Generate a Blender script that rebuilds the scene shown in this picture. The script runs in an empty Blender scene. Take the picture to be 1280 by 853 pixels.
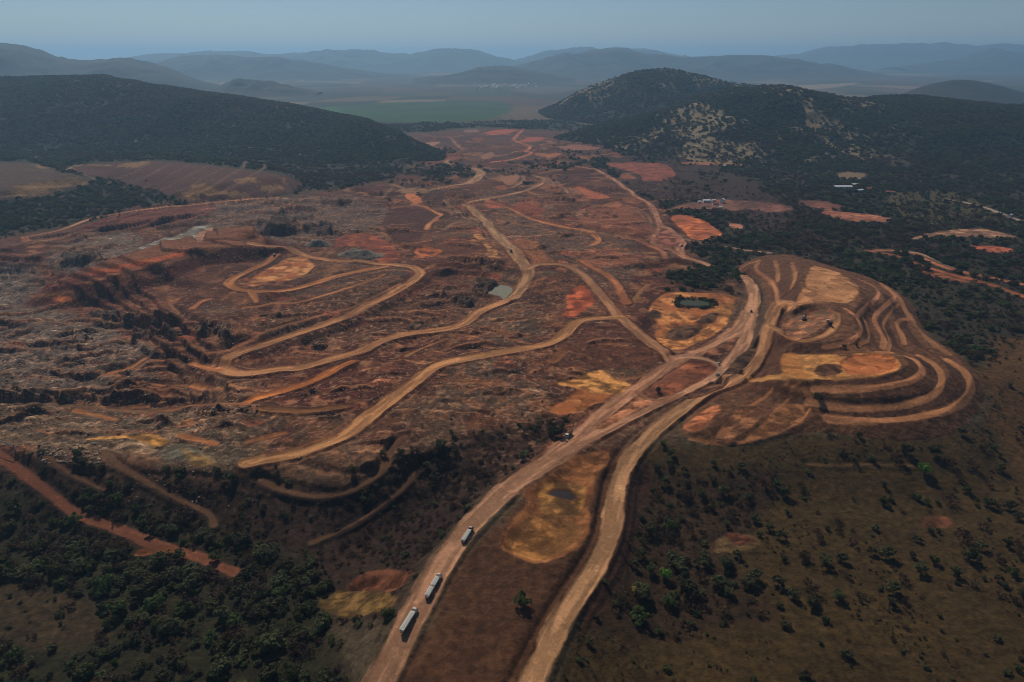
import bpy, math, random
import numpy as np
from mathutils import Vector
random.seed(7); np.random.seed(7)
sc = bpy.context.scene
col = sc.collection
# ------------------------------------------------------------------ camera, sky, sun
CAMH = 260.0
FPX = 853.0                      # focal length in pixels of a 1280 px wide frame
HORY = 70.0                      # row of the level horizon
PITCH = math.atan((426.5 - HORY) / FPX)
cam_d = bpy.data.cameras.new('camera'); cam = bpy.data.objects.new('camera', cam_d); col.objects.link(cam)
cam_d.sensor_width = 36.0; cam_d.lens = 36.0 * FPX / 1280.0
cam_d.clip_start = 1.0; cam_d.clip_end = 200000.0
cam.location = (0, 0, CAMH); cam.rotation_euler = (math.pi / 2 - PITCH, 0, 0)
sc.camera = cam
SUN_EL = math.radians(46); SUN_AZ = math.radians(-24)      # azimuth from straight ahead (+Y), minus = left
world = bpy.data.worlds.new('World'); sc.world = world; world.use_nodes = True
wn = world.node_tree.nodes; wl = world.node_tree.links
bg = wn['Background']; sky = wn.new('ShaderNodeTexSky'); sky.sky_type = 'NISHITA'; sky.sun_disc = False
sky.sun_elevation = SUN_EL; sky.sun_rotation = SUN_AZ
sky.altitude = 700; sky.air_density = 1.0; sky.dust_density = 0.3; sky.ozone_density = 6.0
wl.new(sky.outputs[0], bg.inputs[0]); bg.inputs[1].default_value = 0.068
sun_d = bpy.data.lights.new('sun', 'SUN'); sun = bpy.data.objects.new('sun', sun_d); col.objects.link(sun)
sun_d.energy = 4.2; sun_d.angle = math.radians(0.55); sun_d.color = (1.0, 0.91, 0.78)
sdir = Vector((math.sin(SUN_AZ) * math.cos(SUN_EL), math.cos(SUN_AZ) * math.cos(SUN_EL), math.sin(SUN_EL)))
sun.rotation_euler = (-sdir).to_track_quat('-Z', 'Y').to_euler(); sun.location = (0, 0, 900)
sc.view_settings.view_transform = 'Standard'; sc.view_settings.look = 'None'
sc.view_settings.exposure = -0.32; sc.view_settings.gamma = 1.0
sc.cycles.filter_width = 0.85; sc.cycles.use_denoising = True; sc.cycles.max_bounces = 5; sc.cycles.volume_bounces = 1; sc.cycles.transparent_max_bounces = 6
HAZE_DENSITY = 7.6e-5

# ------------------------------------------------------------------ projection helpers
cp, sp_ = math.cos(PITCH), math.sin(PITCH)
def ground_at(px, py, z=0.0):
    """point of the plane of height z that is seen at a photo pixel"""
    px = np.asarray(px, float); py = np.asarray(py, float)
    a = (px - 640.0) / FPX; b = (426.5 - py) / FPX
    dy = cp + b * sp_; dz = -sp_ + b * cp
    t = (z - CAMH) / np.minimum(dz, -1e-4)
    return a * t, dy * t
def at_dist(px, py, Y):
    a = (px - 640.0) / FPX; b = (426.5 - py) / FPX
    dy = cp + b * sp_; dz = -sp_ + b * cp
    t = Y / dy
    return a * t, Y, CAMH + dz * t
def to_px(X, Y, Z=0.0):
    zc = Y * cp - (Z - CAMH) * sp_
    yc = Y * sp_ + (Z - CAMH) * cp
    return 640.0 + FPX * X / zc, 426.5 - FPX * yc / zc
def lin(c):
    c = np.asarray(c, float) / 255.0
    return np.where(c <= 0.04045, c / 12.92, ((c + 0.055) / 1.055) ** 2.4)
# ------------------------------------------------------------------ noise
_T = np.random.RandomState(3).rand(256, 256)
def vnoise(x, y, s=0):
    x = np.asarray(x, float) + s * 17.31; y = np.asarray(y, float) + s * 7.77
    xi = np.floor(x).astype(np.int64); yi = np.floor(y).astype(np.int64)
    fx = x - xi; fy = y - yi
    fx = fx * fx * (3 - 2 * fx); fy = fy * fy * (3 - 2 * fy)
    x0 = xi & 255; x1 = (xi + 1) & 255; y0 = yi & 255; y1 = (yi + 1) & 255
    return (_T[y0, x0] * (1 - fx) + _T[y0, x1] * fx) * (1 - fy) + (_T[y1, x0] * (1 - fx) + _T[y1, x1] * fx) * fy
def fbm(x, y, wl0, octs, s=0, spc=None, gain=0.5, ridged=False):
    out = 0.0; amp = 1.0; tot = 0.0; w = wl0
    for i in range(octs):
        c, sn = math.cos(i * 0.9), math.sin(i * 0.9)
        n = vnoise((x * c - y * sn) / w, (x * sn + y * c) / w, s + i * 3)
        n = (1 - np.abs(2 * n - 1)) if ridged else n
        if spc is not None:
            f = np.clip((w / spc - 1.0) / 1.2, 0, 1)
            n = 0.5 + (n - 0.5) * f
        out = out + amp * n; tot += amp; amp *= gain; w *= 0.48
    return out / tot
def sstep(a, b, x):
    t = np.clip((x - a) / (b - a), 0, 1); return t * t * (3 - 2 * t)
def catmull(pts, closed=False, n=6):
    P = [np.array(p, float) for p in pts]
    if closed: Q = [P[-1]] + P + [P[0], P[1]]
    else: Q = [2 * P[0] - P[1]] + P + [2 * P[-1] - P[-2]]
    out = []
    for i in range(1, len(Q) - 2):
        for k in range(n):
            t = k / n
            out.append(0.5 * (2 * Q[i] + (Q[i + 1] - Q[i - 1]) * t + (2 * Q[i - 1] - 5 * Q[i] + 4 * Q[i + 1] - Q[i + 2]) * t * t + (3 * Q[i] - Q[i - 1] - 3 * Q[i + 1] + Q[i + 2]) * t ** 3))
    if not closed: out.append(P[-1])
    return np.array(out)
# ------------------------------------------------------------------ terrain sheet (fine near, coarse far)
rows_py = np.concatenate([np.arange(1150, 800, -3.0), np.arange(800, 560, -1.0), np.arange(560, 210, -0.8), np.arange(210, 92, -0.62), np.arange(92, 73, -0.5), [72.6, 72.2, 71.8, 71.5]])
cols_px = np.arange(-160, 1441, 1.45)
NR, NC = len(rows_py), len(cols_px)
_, rowY = ground_at(np.full(NR, 640.0), rows_py, 0.0)
rowZc = rowY * cp + CAMH * sp_
GX = ((cols_px - 640.0)[None, :] / FPX) * rowZc[:, None]
GY = np.repeat(rowY[:, None], NC, 1)
dR = np.abs(np.gradient(rowY))[:, None]; dC = (1.45 / FPX * rowZc)[:, None]
SPC = np.repeat(np.maximum(dC, np.minimum(dR, dC * 3)), NC, 1)
Hg = np.zeros((NR, NC)); ALB = np.zeros((NR, NC, 3)); FOR = np.zeros((NR, NC)); DRY = np.zeros((NR, NC)); ROUGH = np.ones((NR, NC))
CLS = np.zeros((NR, NC), np.int32); ROADD = np.full((NR, NC), 999.0)
def idx_of(X, Y):
    px, py = to_px(X, Y, 0.0)
    return np.interp(-py, -rows_py, np.arange(NR)), (px - cols_px[0]) / 1.45
def sample(A, X, Y):
    r, c = idx_of(X, Y)
    r = np.clip(r, 0, NR - 1.001); c = np.clip(c, 0, NC - 1.001)
    r0 = np.floor(r).astype(int); c0 = np.floor(c).astype(int); fr = r - r0; fc = c - c0
    return (A[r0, c0] * (1 - fr) + A[r0 + 1, c0] * fr) * (1 - fc) + (A[r0, c0 + 1] * (1 - fr) + A[r0 + 1, c0 + 1] * fr) * fc
HREF = None
def unproj(pts):
    HH = Hg if HREF is None else HREF
    pts = np.asarray(pts, float); px, py = pts[:, 0], pts[:, 1]
    z = np.zeros(len(pts))
    for _ in range(14):
        X, Y = ground_at(px, py, z); z = 0.5 * z + 0.5 * sample(HH, X, Y)
    X, Y = ground_at(px, py, z)
    return np.stack([X, Y], 1)
def window(xy, margin):
    x0, y0 = xy.min(0) - margin; x1, y1 = xy.max(0) + margin
    y0 = max(y0, rowY[0]); y1 = max(y1, y0 + 1)
    cx, cy = np.array([x0, x1, x0, x1]), np.array([y0, y0, y1, y1])
    r, c = idx_of(cx, cy)
    a, b = max(int(r.min()) - 1, 0), min(int(r.max()) + 3, NR); d, e = max(int(c.min()) - 1, 0), min(int(c.max()) + 3, NC)
    if a >= b or d >= e: return None
    return slice(a, b), slice(d, e)
def poly_sd(xy, margin):
    w = window(xy, margin)
    if w is None: return None, None
    X, Y = GX[w], GY[w]
    d2 = np.full(X.shape, 1e18); ins = np.zeros(X.shape, bool)
    n = len(xy)
    for i in range(n):
        ax, ay = xy[i]; bx, by = xy[(i + 1) % n]
        ex, ey = bx - ax, by - ay; L = ex * ex + ey * ey + 1e-9
        t = np.clip(((X - ax) * ex + (Y - ay) * ey) / L, 0, 1)
        d2 = np.minimum(d2, (X - ax - t * ex) ** 2 + (Y - ay - t * ey) ** 2)
        if ay != by:
            cr = ((ay > Y) != (by > Y)) & (X < ex * (Y - ay) / ey + ax)
            ins ^= cr
    sd = np.sqrt(d2); return w, np.where(ins, sd, -sd)
def line_dist(xy, margin):
    w = window(xy, margin)
    if w is None: return None, None, None
    r0, c0 = w[0].start, w[1].start
    sh = GX[w].shape
    D = np.full(sh, 1e9); S = np.zeros(sh); SG = np.zeros(sh)
    ln = 0.0
    for i in range(len(xy) - 1):
        a, b = xy[i], xy[i + 1]; e = b - a; L = math.hypot(*e)
        if L < 1e-6: continue
        w2 = window(np.array([a, b]), margin)
        if w2 is not None:
            s2 = (slice(w2[0].start - r0, w2[0].stop - r0), slice(w2[1].start - c0, w2[1].stop - c0))
            s2 = (slice(max(s2[0].start, 0), min(s2[0].stop, sh[0])), slice(max(s2[1].start, 0), min(s2[1].stop, sh[1])))
            gw = (slice(s2[0].start + r0, s2[0].stop + r0), slice(s2[1].start + c0, s2[1].stop + c0))
            X, Y = GX[gw], GY[gw]
            t = np.clip(((X - a[0]) * e[0] + (Y - a[1]) * e[1]) / (L * L), 0, 1)
            d = np.hypot(X - a[0] - t * e[0], Y - a[1] - t * e[1])
            m = d < D[s2]
            D[s2] = np.where(m, d, D[s2]); S[s2] = np.where(m, ln + t * L, S[s2])
            SG[s2] = np.where(m, np.sign((X - a[0]) * e[1] - (Y - a[1]) * e[0]), SG[s2])
        ln += L
    return w, D, (S, SG * D)
def wob(w, amp, wlen, s=0):
    return (fbm(GX[w], GY[w], wlen, 3, s) - 0.5) * 2 * amp
def paint(w, m, c):
    ALB[w] = ALB[w] * (1 - m[..., None]) + lin(c)[None, None] * m[..., None]

# ---- step 1: broad relief -------------------------------------------------
def soft_poly(pts, dz, width, wamp=0.0, wlen=60.0, smooth=True):
    xy = unproj(catmull(pts, True, 4) if smooth else np.array(pts, float))
    w, sd = poly_sd(xy, width + 5)
    if w is None: return
    if wamp: sd = sd + wob(w, wamp, wlen, int(abs(dz)) + 11)
    Hg[w] += dz * sstep(-width * 0.5, width * 0.5, sd)
MINE = [(-160, 300), (60, 290), (120, 268), (250, 248), (390, 240), (470, 225), (520, 200), (500, 175), (560, 165), (660, 160), (760, 170), (840, 195), (900, 215), (900, 300), (900, 345), (930, 335), (930, 420), (860, 500), (760, 560), (660, 600), (560, 590), (430, 600), (300, 600), (150, 590), (-160, 560)]
soft_poly([(-400, 330), (20, 318), (120, 345), (200, 395), (250, 440), (235, 490), (120, 520), (-400, 520)], -26, 70, 18, 90)
soft_poly([(-400, 600), (60, 590), (200, 588), (310, 598), (430, 606), (560, 585), (525, 640), (480, 700), (430, 800), (400, 1100), (-500, 1100)], -24, 80, 10, 80)
soft_poly([(790, 570), (900, 585), (1000, 575), (1100, 572), (1215, 560), (1300, 490), (1600, 450), (1700, 1100), (760, 1100), (775, 650)], -16, 75, 8, 80)
soft_poly([(300, 430), (430, 395), (520, 350), (560, 330), (640, 345), (640, 370), (560, 400), (430, 440), (340, 465), (290, 460)], -10, 40, 6, 60)
soft_poly([(500, 270), (560, 262), (600, 290), (640, 330), (560, 345), (530, 330), (480, 300)], 8, 40, 6, 60)
soft_poly([(84, 214), (111, 206), (202, 202), (256, 207), (323, 214), (357, 221), (378, 232), (347, 243), (279, 251), (229, 251), (188, 238), (135, 224)], 26, 110, 8, 80)
soft_poly([(-160, 200), (20, 204), (60, 212), (115, 226), (81, 240), (0, 256), (-160, 270)], 24, 90, 8, 80)
lowf = (fbm(GX, GY, 260, 3, 21) - 0.5)
wm, sdm = poly_sd(unproj(catmull(MINE, True, 3)), 200)
mine = np.zeros((NR, NC)); mine[wm] = sstep(-40, 60, sdm)
Hg += lowf * 26 * (0.35 + 0.65 * mine) * sstep(3500, 2500, GY)
# benches cut by the mining: stepped relief inside the mine
STEP = 6.0
zz = Hg + (fbm(GX, GY, 110, 3, 31, SPC) - 0.5) * 8
q = np.floor(zz / STEP); f = zz / STEP - q
terr = (q + sstep(0.74, 0.98, f)) * STEP
benchm = mine * sstep(0.30, 0.48, fbm(GX, GY, 220, 2, 41)) * sstep(2600, 1900, GY)
Hg += (terr - Hg) * benchm * 0.95; ROUGH *= 1 - 0.45 * benchm
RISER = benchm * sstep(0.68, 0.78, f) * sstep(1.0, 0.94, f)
# ---- step 2: ground cover colours ----------------------------------------
n1 = fbm(GX, GY, 70, 4, 51, SPC); n2 = fbm(GX, GY, 24, 4, 61, SPC); n3 = fbm(GX, GY, 9, 4, 71, SPC); n4 = fbm(GX, GY, 480, 3, 81)
ALB[:] = lin((78, 66, 52))
full = (slice(0, NR), slice(0, NC))
paint(full, sstep(0.4, 0.6, n1) * 0.6, (62, 56, 42))
mm = mine
paint(full, mm, (84, 53, 39))
paint(full, mm * sstep(0.42, 0.58, n1) * 0.85, (70, 44, 32))
n5 = fbm(GX, GY, 170, 4, 87, SPC); n6 = fbm(GX, GY, 130, 4, 97, SPC)
paint(full, mm * sstep(0.53, 0.62, n5) * 0.8, (78, 41, 30)); paint(full, mm * sstep(0.55, 0.64, n6) * 0.75, (90, 74, 60))
paint(full, mm * sstep(0.52, 0.62, n2) * 0.55, (112, 74, 50))
paint(full, mm * sstep(0.57, 0.66, n3) * 0.55, (140, 98, 70))
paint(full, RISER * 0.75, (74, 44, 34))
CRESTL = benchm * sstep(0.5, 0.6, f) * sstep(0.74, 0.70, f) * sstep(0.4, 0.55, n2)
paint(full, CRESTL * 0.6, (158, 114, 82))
CONT = fbm(GX, GY, 120, 3, 43) * 34; CONT = CONT - np.floor(CONT)
paint(full, mine * sstep(0.0, 0.06, CONT) * sstep(0.20, 0.12, CONT) * sstep(0.48, 0.6, fbm(GX, GY, 60, 3, 44)) * 0.5 * sstep(1900, 1400, GY), (150, 106, 76))
def zone(pts, c, edge=25, wamp=14, wlen=50, k=1.0, forest=None, dry=None, rough=None, smooth=True, s=0):
    xy = unproj(catmull(pts, True, 4) if smooth else np.array(pts, float))
    w, sd = poly_sd(xy, edge + wamp)
    if w is None: return None, None
    sd = sd + wob(w, wamp, wlen, s + 5)
    m = sstep(-edge * 0.5, edge * 0.5, sd) * k
    if c is not None: paint(w, m, c)
    if forest is not None: FOR[w] = FOR[w] * (1 - m) + forest * m
    if dry is not None: DRY[w] = DRY[w] * (1 - m) + dry * m
    if rough is not None: ROUGH[w] = ROUGH[w] * (1 - m) + rough * m
    return w, m
FOR[:] = 0.0
# woodland round the mine
zone([(-170, 330), (-170, 180), (200, 150), (560, 185), (520, 205), (470, 226), (400, 238), (250, 250), (215, 252), (150, 264), (90, 282), (0, 297)], (50, 47, 34), 60, 40, 60, forest=0.9)
WOOD_E = [(700, 168), (860, 150), (1500, 160), (1500, 480), (1280, 470), (1225, 470), (1195, 447), (1165, 425), (1148, 398), (1138, 378), (1116, 362), (1085, 349), (1040, 336), (985, 320), (940, 322), (920, 338), (915, 366), (880, 364), (850, 362), (838, 340), (870, 336), (862, 300), (830, 260), (790, 235), (740, 205), (690, 195)]
zone(WOOD_E, (52, 46, 35), 45, 30, 60, forest=0.8)
zone([(760, 195), (850, 195), (915, 215), (1000, 260), (1020, 300), (960, 290), (900, 262), (850, 250), (810, 250), (770, 222)], (58, 42, 36), 30, 18, forest=0.4, dry=0.7)
zone([(1120, 240), (1200, 242), (1240, 270), (1180, 282), (1110, 270)], (72, 64, 40), 20, 20, forest=0.3, dry=0.5)
zone([(1000, 265), (1100, 280), (1160, 300), (1280, 320), (1280, 350), (1180, 325), (1080, 305), (1000, 300)], (52, 40, 34), 20, 14, forest=0.5, dry=0.6)
vs = mine * sstep(0.50, 0.60, fbm(GX, GY, 150, 4, 243, None, 0.6)) * sstep(1100, 1700, GY) * sstep(3000, 2600, GY)
FOR = np.maximum(FOR, vs * 0.5); DRY = np.where(vs > 0.2, 0.45, DRY); paint(full, vs * 0.6, (54, 46, 36))
# lower right: dry grass slope
zone([(770, 600), (800, 560), (930, 562), (1000, 545), (1085, 552), (1200, 540), (1228, 500), (1222, 470), (1280, 420), (1560, 400), (1750, 1150), (690, 1150), (735, 740)], (62, 48, 26), 14, 10, forest=0.05, dry=0.5, rough=0.4)
zone([(1225, 430), (1290, 425), (1420, 440), (1420, 620), (1290, 600), (1225, 530)], (92, 64, 38), 20, 25, k=0.6)
zone([(780, 590), (900, 590), (980, 600), (950, 640), (900, 700), (960, 780), (700, 790), (760, 690)], (50, 36, 26), 18, 16, k=0.8, forest=0.22, dry=0.6)
zone([(760, 600), (800, 560), (815, 600), (800, 650), (780, 710), (730, 800), (715, 800), (745, 700)], (60, 38, 28), 10, 6, k=0.9, forest=0.02)
zone([(590, 690), (640, 640), (700, 580), (770, 555), (780, 590), (765, 650), (735, 715), (690, 800), (630, 920), (480, 920), (540, 760)], (78, 51, 35), 10, 5, k=0.95, forest=0.0, rough=0.35)
# lower left: scrub slope and forest
zone([(-300, 570), (30, 566), (140, 582), (320, 590), (430, 600), (520, 560), (690, 520), (712, 540), (650, 585), (585, 630), (530, 700), (480, 780), (300, 760), (-300, 700)], (50, 36, 28), 20, 8, forest=0.5, dry=0.75, rough=0.6)
zone([(420, 610), (520, 590), (640, 545), (690, 545), (600, 610), (545, 680), (470, 690), (420, 670)], (44, 30, 24), 20, 12, k=0.9, forest=0.75, dry=0.92)
zone([(-300, 590), (-10, 600), (60, 640), (120, 668), (200, 704), (300, 728), (400, 752), (420, 1150), (-500, 1150)], (40, 38, 24), 12, 6, forest=0.95, dry=0.25, rough=0.6)
zone([(100, 615), (240, 645), (330, 680), (380, 700), (340, 735), (250, 690), (150, 655), (80, 625)], (44, 38, 25), 12, 8, forest=0.8, dry=0.35)
zone([(-200, 720), (0, 728), (100, 745), (110, 800), (-200, 800)], (58, 47, 32), 12, 6, forest=0.1, dry=0.6)
# mine: rock, red and brown soils
def patch(pts, c, edge=6, wamp=4, wlen=22, k=1.0, forest=0.0, rough=None, s=0): return zone(pts, c, edge, wamp, wlen, k, forest, None, rough, True, s)
patch([(-160, 330), (10, 330), (60, 352), (50, 372), (100, 400), (160, 420), (190, 470), (130, 500), (-160, 495)], (98, 88, 80), 22, 16, 50, 0.95, rough=1.9)
patch([(-160, 490), (60, 497), (130, 512), (270, 520), (330, 545), (300, 585), (220, 585), (130, 560), (-160, 545)], (98, 86, 70), 20, 14, 40, 0.85, rough=1.4)
patch([(270, 258), (400, 245), (470, 250), (480, 275), (420, 300), (340, 305), (270, 302), (245, 280)], (98, 80, 70), 20, 14, 40, 0.9, rough=1.9)
patch([(60, 318), (100, 300), (160, 290), (180, 300), (150, 325), (90, 345)], (108, 96, 86), 14, 10, 30, 0.85, rough=1.8)
patch([(330, 400), (420, 365), (480, 350), (520, 360), (600, 350), (600, 390), (500, 425), (400, 430), (330, 440)], (92, 64, 46), 18, 10, 40, 0.7, rough=1.7)
patch([(640, 270), (720, 285), (790, 300), (800, 345), (760, 360), (690, 325), (640, 295)], (98, 78, 66), 20, 12, 40, 0.7, rough=1.5)
patch([(484, 262), (502, 255), (536, 264), (549, 270), (536, 279), (520, 300), (499, 300), (480, 285)], (78, 46, 36), 8, 6)
patch([(520, 330), (560, 300), (590, 310), (600, 340), (560, 360), (520, 372), (490, 375)], (96, 58, 42), 12, 8, 30, 0.9)
patch([(94, 286), (150, 269), (240, 258), (268, 262), (240, 276), (187, 286), (131, 292)], (102, 58, 47), 10, 8, 30, 0.85)
patch([(0, 300), (90, 286), (140, 290), (60, 300), (0, 312)], (96, 66, 54), 8, 5, 20, 0.8)
patch([(640, 262), (664, 247), (678, 260), (676, 272), (656, 268)], (128, 70, 48), 10, 6)
patch([(605, 253), (615, 251), (632, 259), (611, 260)], (168, 98, 70), 4, 3)
patch([(724, 262), (786, 256), (808, 279), (824, 289), (784, 293), (731, 283)], (136, 86, 64), 14, 8, 30, 0.75)
patch([(640, 302), (668, 302), (684, 322), (705, 330), (680, 333), (662, 325)], (142, 92, 60), 8, 5, 25, 0.85)
patch([(725, 318), (760, 310), (800, 326), (770, 332), (735, 336)], (140, 88, 64), 10, 7, 25, 0.75)
patch([(690, 440), (760, 402), (800, 425), (828, 448), (800, 462), (740, 458)], (92, 58, 42), 12, 8, 30, 0.85, rough=0.5)
patch([(500, 170), (560, 162), (700, 165), (760, 175), (760, 195), (600, 205), (530, 195)], (84, 56, 46), 40, 25, 90, 0.8)
# red spoil bank: flat-topped, its steep face towards the pit floor in front
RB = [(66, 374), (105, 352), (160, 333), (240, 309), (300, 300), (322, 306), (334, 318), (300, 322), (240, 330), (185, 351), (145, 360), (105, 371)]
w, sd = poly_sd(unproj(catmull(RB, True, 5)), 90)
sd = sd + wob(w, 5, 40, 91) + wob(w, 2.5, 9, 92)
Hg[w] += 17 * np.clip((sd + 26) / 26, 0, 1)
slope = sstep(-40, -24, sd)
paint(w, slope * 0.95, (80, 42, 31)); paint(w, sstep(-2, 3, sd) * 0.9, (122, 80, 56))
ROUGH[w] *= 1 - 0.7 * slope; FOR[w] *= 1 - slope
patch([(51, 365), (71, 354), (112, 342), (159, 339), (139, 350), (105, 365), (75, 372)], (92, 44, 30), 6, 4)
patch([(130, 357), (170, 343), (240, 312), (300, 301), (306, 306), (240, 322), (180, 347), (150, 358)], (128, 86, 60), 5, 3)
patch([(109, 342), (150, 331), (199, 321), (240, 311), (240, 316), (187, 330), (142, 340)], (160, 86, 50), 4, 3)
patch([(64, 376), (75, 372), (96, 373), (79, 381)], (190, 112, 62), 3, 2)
# ---- step 3: terraced dump on the right ----------------------------------
BENCH_SLOPE = np.zeros((NR, NC))
def terrace(pts, dz, slope, c=(78, 56, 42)):
    xy = unproj(catmull(pts, True, 4)); w, sd = poly_sd(xy, 20)
    sd = sd + wob(w, 1.2, 18, 7)
    Hg[w] += dz * np.clip(sd / slope, 0, 1)
    m = sstep(-0.5, 1.5, sd)
    return w, sd, m
T0 = [(853, 543), (884, 556), (927, 558), (961, 550), (998, 543), (1030, 540), (1085, 549), (1153, 550), (1200, 537), (1226, 508), (1230, 480), (1203, 448), (1168, 425), (1150, 400), (1140, 380), (1121, 365), (1088, 350), (1052, 340), (1011, 328), (985, 322), (944, 324), (922, 338), (948, 352), (957, 385), (953, 420), (943, 450), (925, 468), (895, 490), (860, 520)]
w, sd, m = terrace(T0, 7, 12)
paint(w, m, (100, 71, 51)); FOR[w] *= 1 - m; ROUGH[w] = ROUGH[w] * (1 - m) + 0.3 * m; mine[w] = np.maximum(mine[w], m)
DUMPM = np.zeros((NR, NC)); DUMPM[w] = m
P2 = [(1040, 520), (1069, 522), (1119, 521), (1165, 513), (1192, 502), (1207, 487), (1205, 473), (1190, 458), (1172, 446), (1150, 430), (1135, 405), (1127, 385), (1105, 366), (1060, 347), (1010, 334), (965, 334), (966, 380), (960, 420), (949, 455), (936, 484), (960, 500), (1000, 513)]
P3 = [(1030, 503), (1069, 507), (1119, 505), (1156, 494), (1170, 483), (1171, 467), (1158, 453), (1130, 440), (1118, 420), (1112, 400), (1121, 383), (1100, 367), (1060, 349), (1010, 336), (985, 340), (976, 380), (968, 420), (957, 455), (953, 478), (968, 490), (1000, 498)]
P4 = [(992, 479), (1018, 484), (1085, 483), (1125, 476), (1147, 467), (1148, 458), (1138, 449), (1110, 440), (1100, 437), (1092, 420), (1085, 405), (1098, 385), (1092, 370), (1060, 352), (1010, 338), (990, 345), (984, 380), (975, 420), (968, 450), (974, 468)]
P5 = [(968, 432), (1000, 441), (1040, 440), (1075, 434), (1088, 436), (1083, 415), (1080, 400), (1090, 383), (1085, 372), (1060, 354), (1010, 340), (992, 348), (986, 375), (977, 400), (966, 420)]
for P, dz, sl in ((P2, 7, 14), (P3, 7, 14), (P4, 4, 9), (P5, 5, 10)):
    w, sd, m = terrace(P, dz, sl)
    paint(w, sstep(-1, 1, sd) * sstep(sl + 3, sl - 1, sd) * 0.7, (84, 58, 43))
zone([(84, 212), (111, 204), (202, 200), (256, 205), (323, 212), (357, 219), (380, 231), (347, 243), (279, 251), (229, 251), (188, 238), (135, 224)], None, 12, 6, forest=0.01)
zone([(-160, 198), (20, 202), (60, 210), (115, 224), (121, 228), (81, 240), (0, 254), (-160, 264)], None, 12, 6, forest=0.05)
zone([(84, 214), (111, 206), (202, 202), (256, 207), (323, 214), (357, 221), (378, 232), (347, 243), (279, 251), (229, 251), (188, 238), (135, 224)], (84, 52, 43), 15, 8, k=0.92, forest=0.01)
zone([(-160, 200), (20, 204), (60, 212), (115, 226), (81, 240), (0, 252), (-160, 262)], (82, 60, 46), 15, 10, k=0.85, forest=0.05)
# ---- ledges cut by excavators: low scarps that face the valley, with a worked strip on top
rl = np.random.RandomState(23)
HREF = Hg.copy()      # smooth relief that roads and pads follow
def ledge_line(x0, y0, ln, tilt, h, back, strip):
    n = 7; xs = np.linspace(0, ln, n); ys = y0 + xs * tilt + (rl.rand(n) - 0.5) * ln * 0.05 + np.sin(xs / ln * 3.14) * ln * 0.04 * rl.uniform(-1, 1)
    xy = unproj(catmull(list(zip(x0 + xs, ys)), False, 6)); L = np.hypot(*np.diff(xy, axis=0).T).sum()
    w, D, (S, X) = line_dist(xy, back * 1.6)
    if w is None: return
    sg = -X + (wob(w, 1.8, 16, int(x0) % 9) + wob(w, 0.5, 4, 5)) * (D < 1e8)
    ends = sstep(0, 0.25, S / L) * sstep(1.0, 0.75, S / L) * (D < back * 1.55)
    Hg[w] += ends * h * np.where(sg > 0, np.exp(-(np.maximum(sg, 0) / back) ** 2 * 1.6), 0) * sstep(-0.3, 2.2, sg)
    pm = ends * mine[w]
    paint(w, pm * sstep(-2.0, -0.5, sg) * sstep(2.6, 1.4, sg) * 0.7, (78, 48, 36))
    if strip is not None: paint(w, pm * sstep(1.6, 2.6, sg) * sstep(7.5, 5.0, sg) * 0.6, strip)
LEDGE_COL = [(150, 108, 76), (132, 96, 70), (160, 110, 72), None, (120, 92, 72), (140, 92, 66)]
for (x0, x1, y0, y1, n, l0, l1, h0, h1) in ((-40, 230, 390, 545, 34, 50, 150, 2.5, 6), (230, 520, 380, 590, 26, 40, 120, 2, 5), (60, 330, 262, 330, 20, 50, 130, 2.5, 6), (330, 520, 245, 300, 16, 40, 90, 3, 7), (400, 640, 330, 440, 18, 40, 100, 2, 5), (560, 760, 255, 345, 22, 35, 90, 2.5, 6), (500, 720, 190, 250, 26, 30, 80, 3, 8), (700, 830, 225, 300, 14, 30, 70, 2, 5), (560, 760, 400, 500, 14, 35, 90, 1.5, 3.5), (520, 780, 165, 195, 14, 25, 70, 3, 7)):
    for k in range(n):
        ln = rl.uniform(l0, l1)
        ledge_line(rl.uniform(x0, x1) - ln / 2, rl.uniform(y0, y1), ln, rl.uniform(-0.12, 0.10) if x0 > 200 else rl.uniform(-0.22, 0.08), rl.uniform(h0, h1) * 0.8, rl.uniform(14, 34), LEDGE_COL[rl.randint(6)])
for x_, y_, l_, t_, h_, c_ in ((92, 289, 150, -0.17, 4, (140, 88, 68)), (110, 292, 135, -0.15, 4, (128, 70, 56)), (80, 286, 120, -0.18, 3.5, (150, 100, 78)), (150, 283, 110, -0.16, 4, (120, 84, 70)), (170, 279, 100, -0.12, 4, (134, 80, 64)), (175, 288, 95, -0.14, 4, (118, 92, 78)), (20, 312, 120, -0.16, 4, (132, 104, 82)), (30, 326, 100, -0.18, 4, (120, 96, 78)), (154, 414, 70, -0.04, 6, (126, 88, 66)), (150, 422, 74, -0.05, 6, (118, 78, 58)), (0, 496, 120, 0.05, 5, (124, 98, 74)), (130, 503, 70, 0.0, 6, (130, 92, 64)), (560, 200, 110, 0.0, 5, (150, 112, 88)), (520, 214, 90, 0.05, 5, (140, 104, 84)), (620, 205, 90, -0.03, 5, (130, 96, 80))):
    ledge_line(x_, y_, l_, t_, h_, 22, c_)
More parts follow.
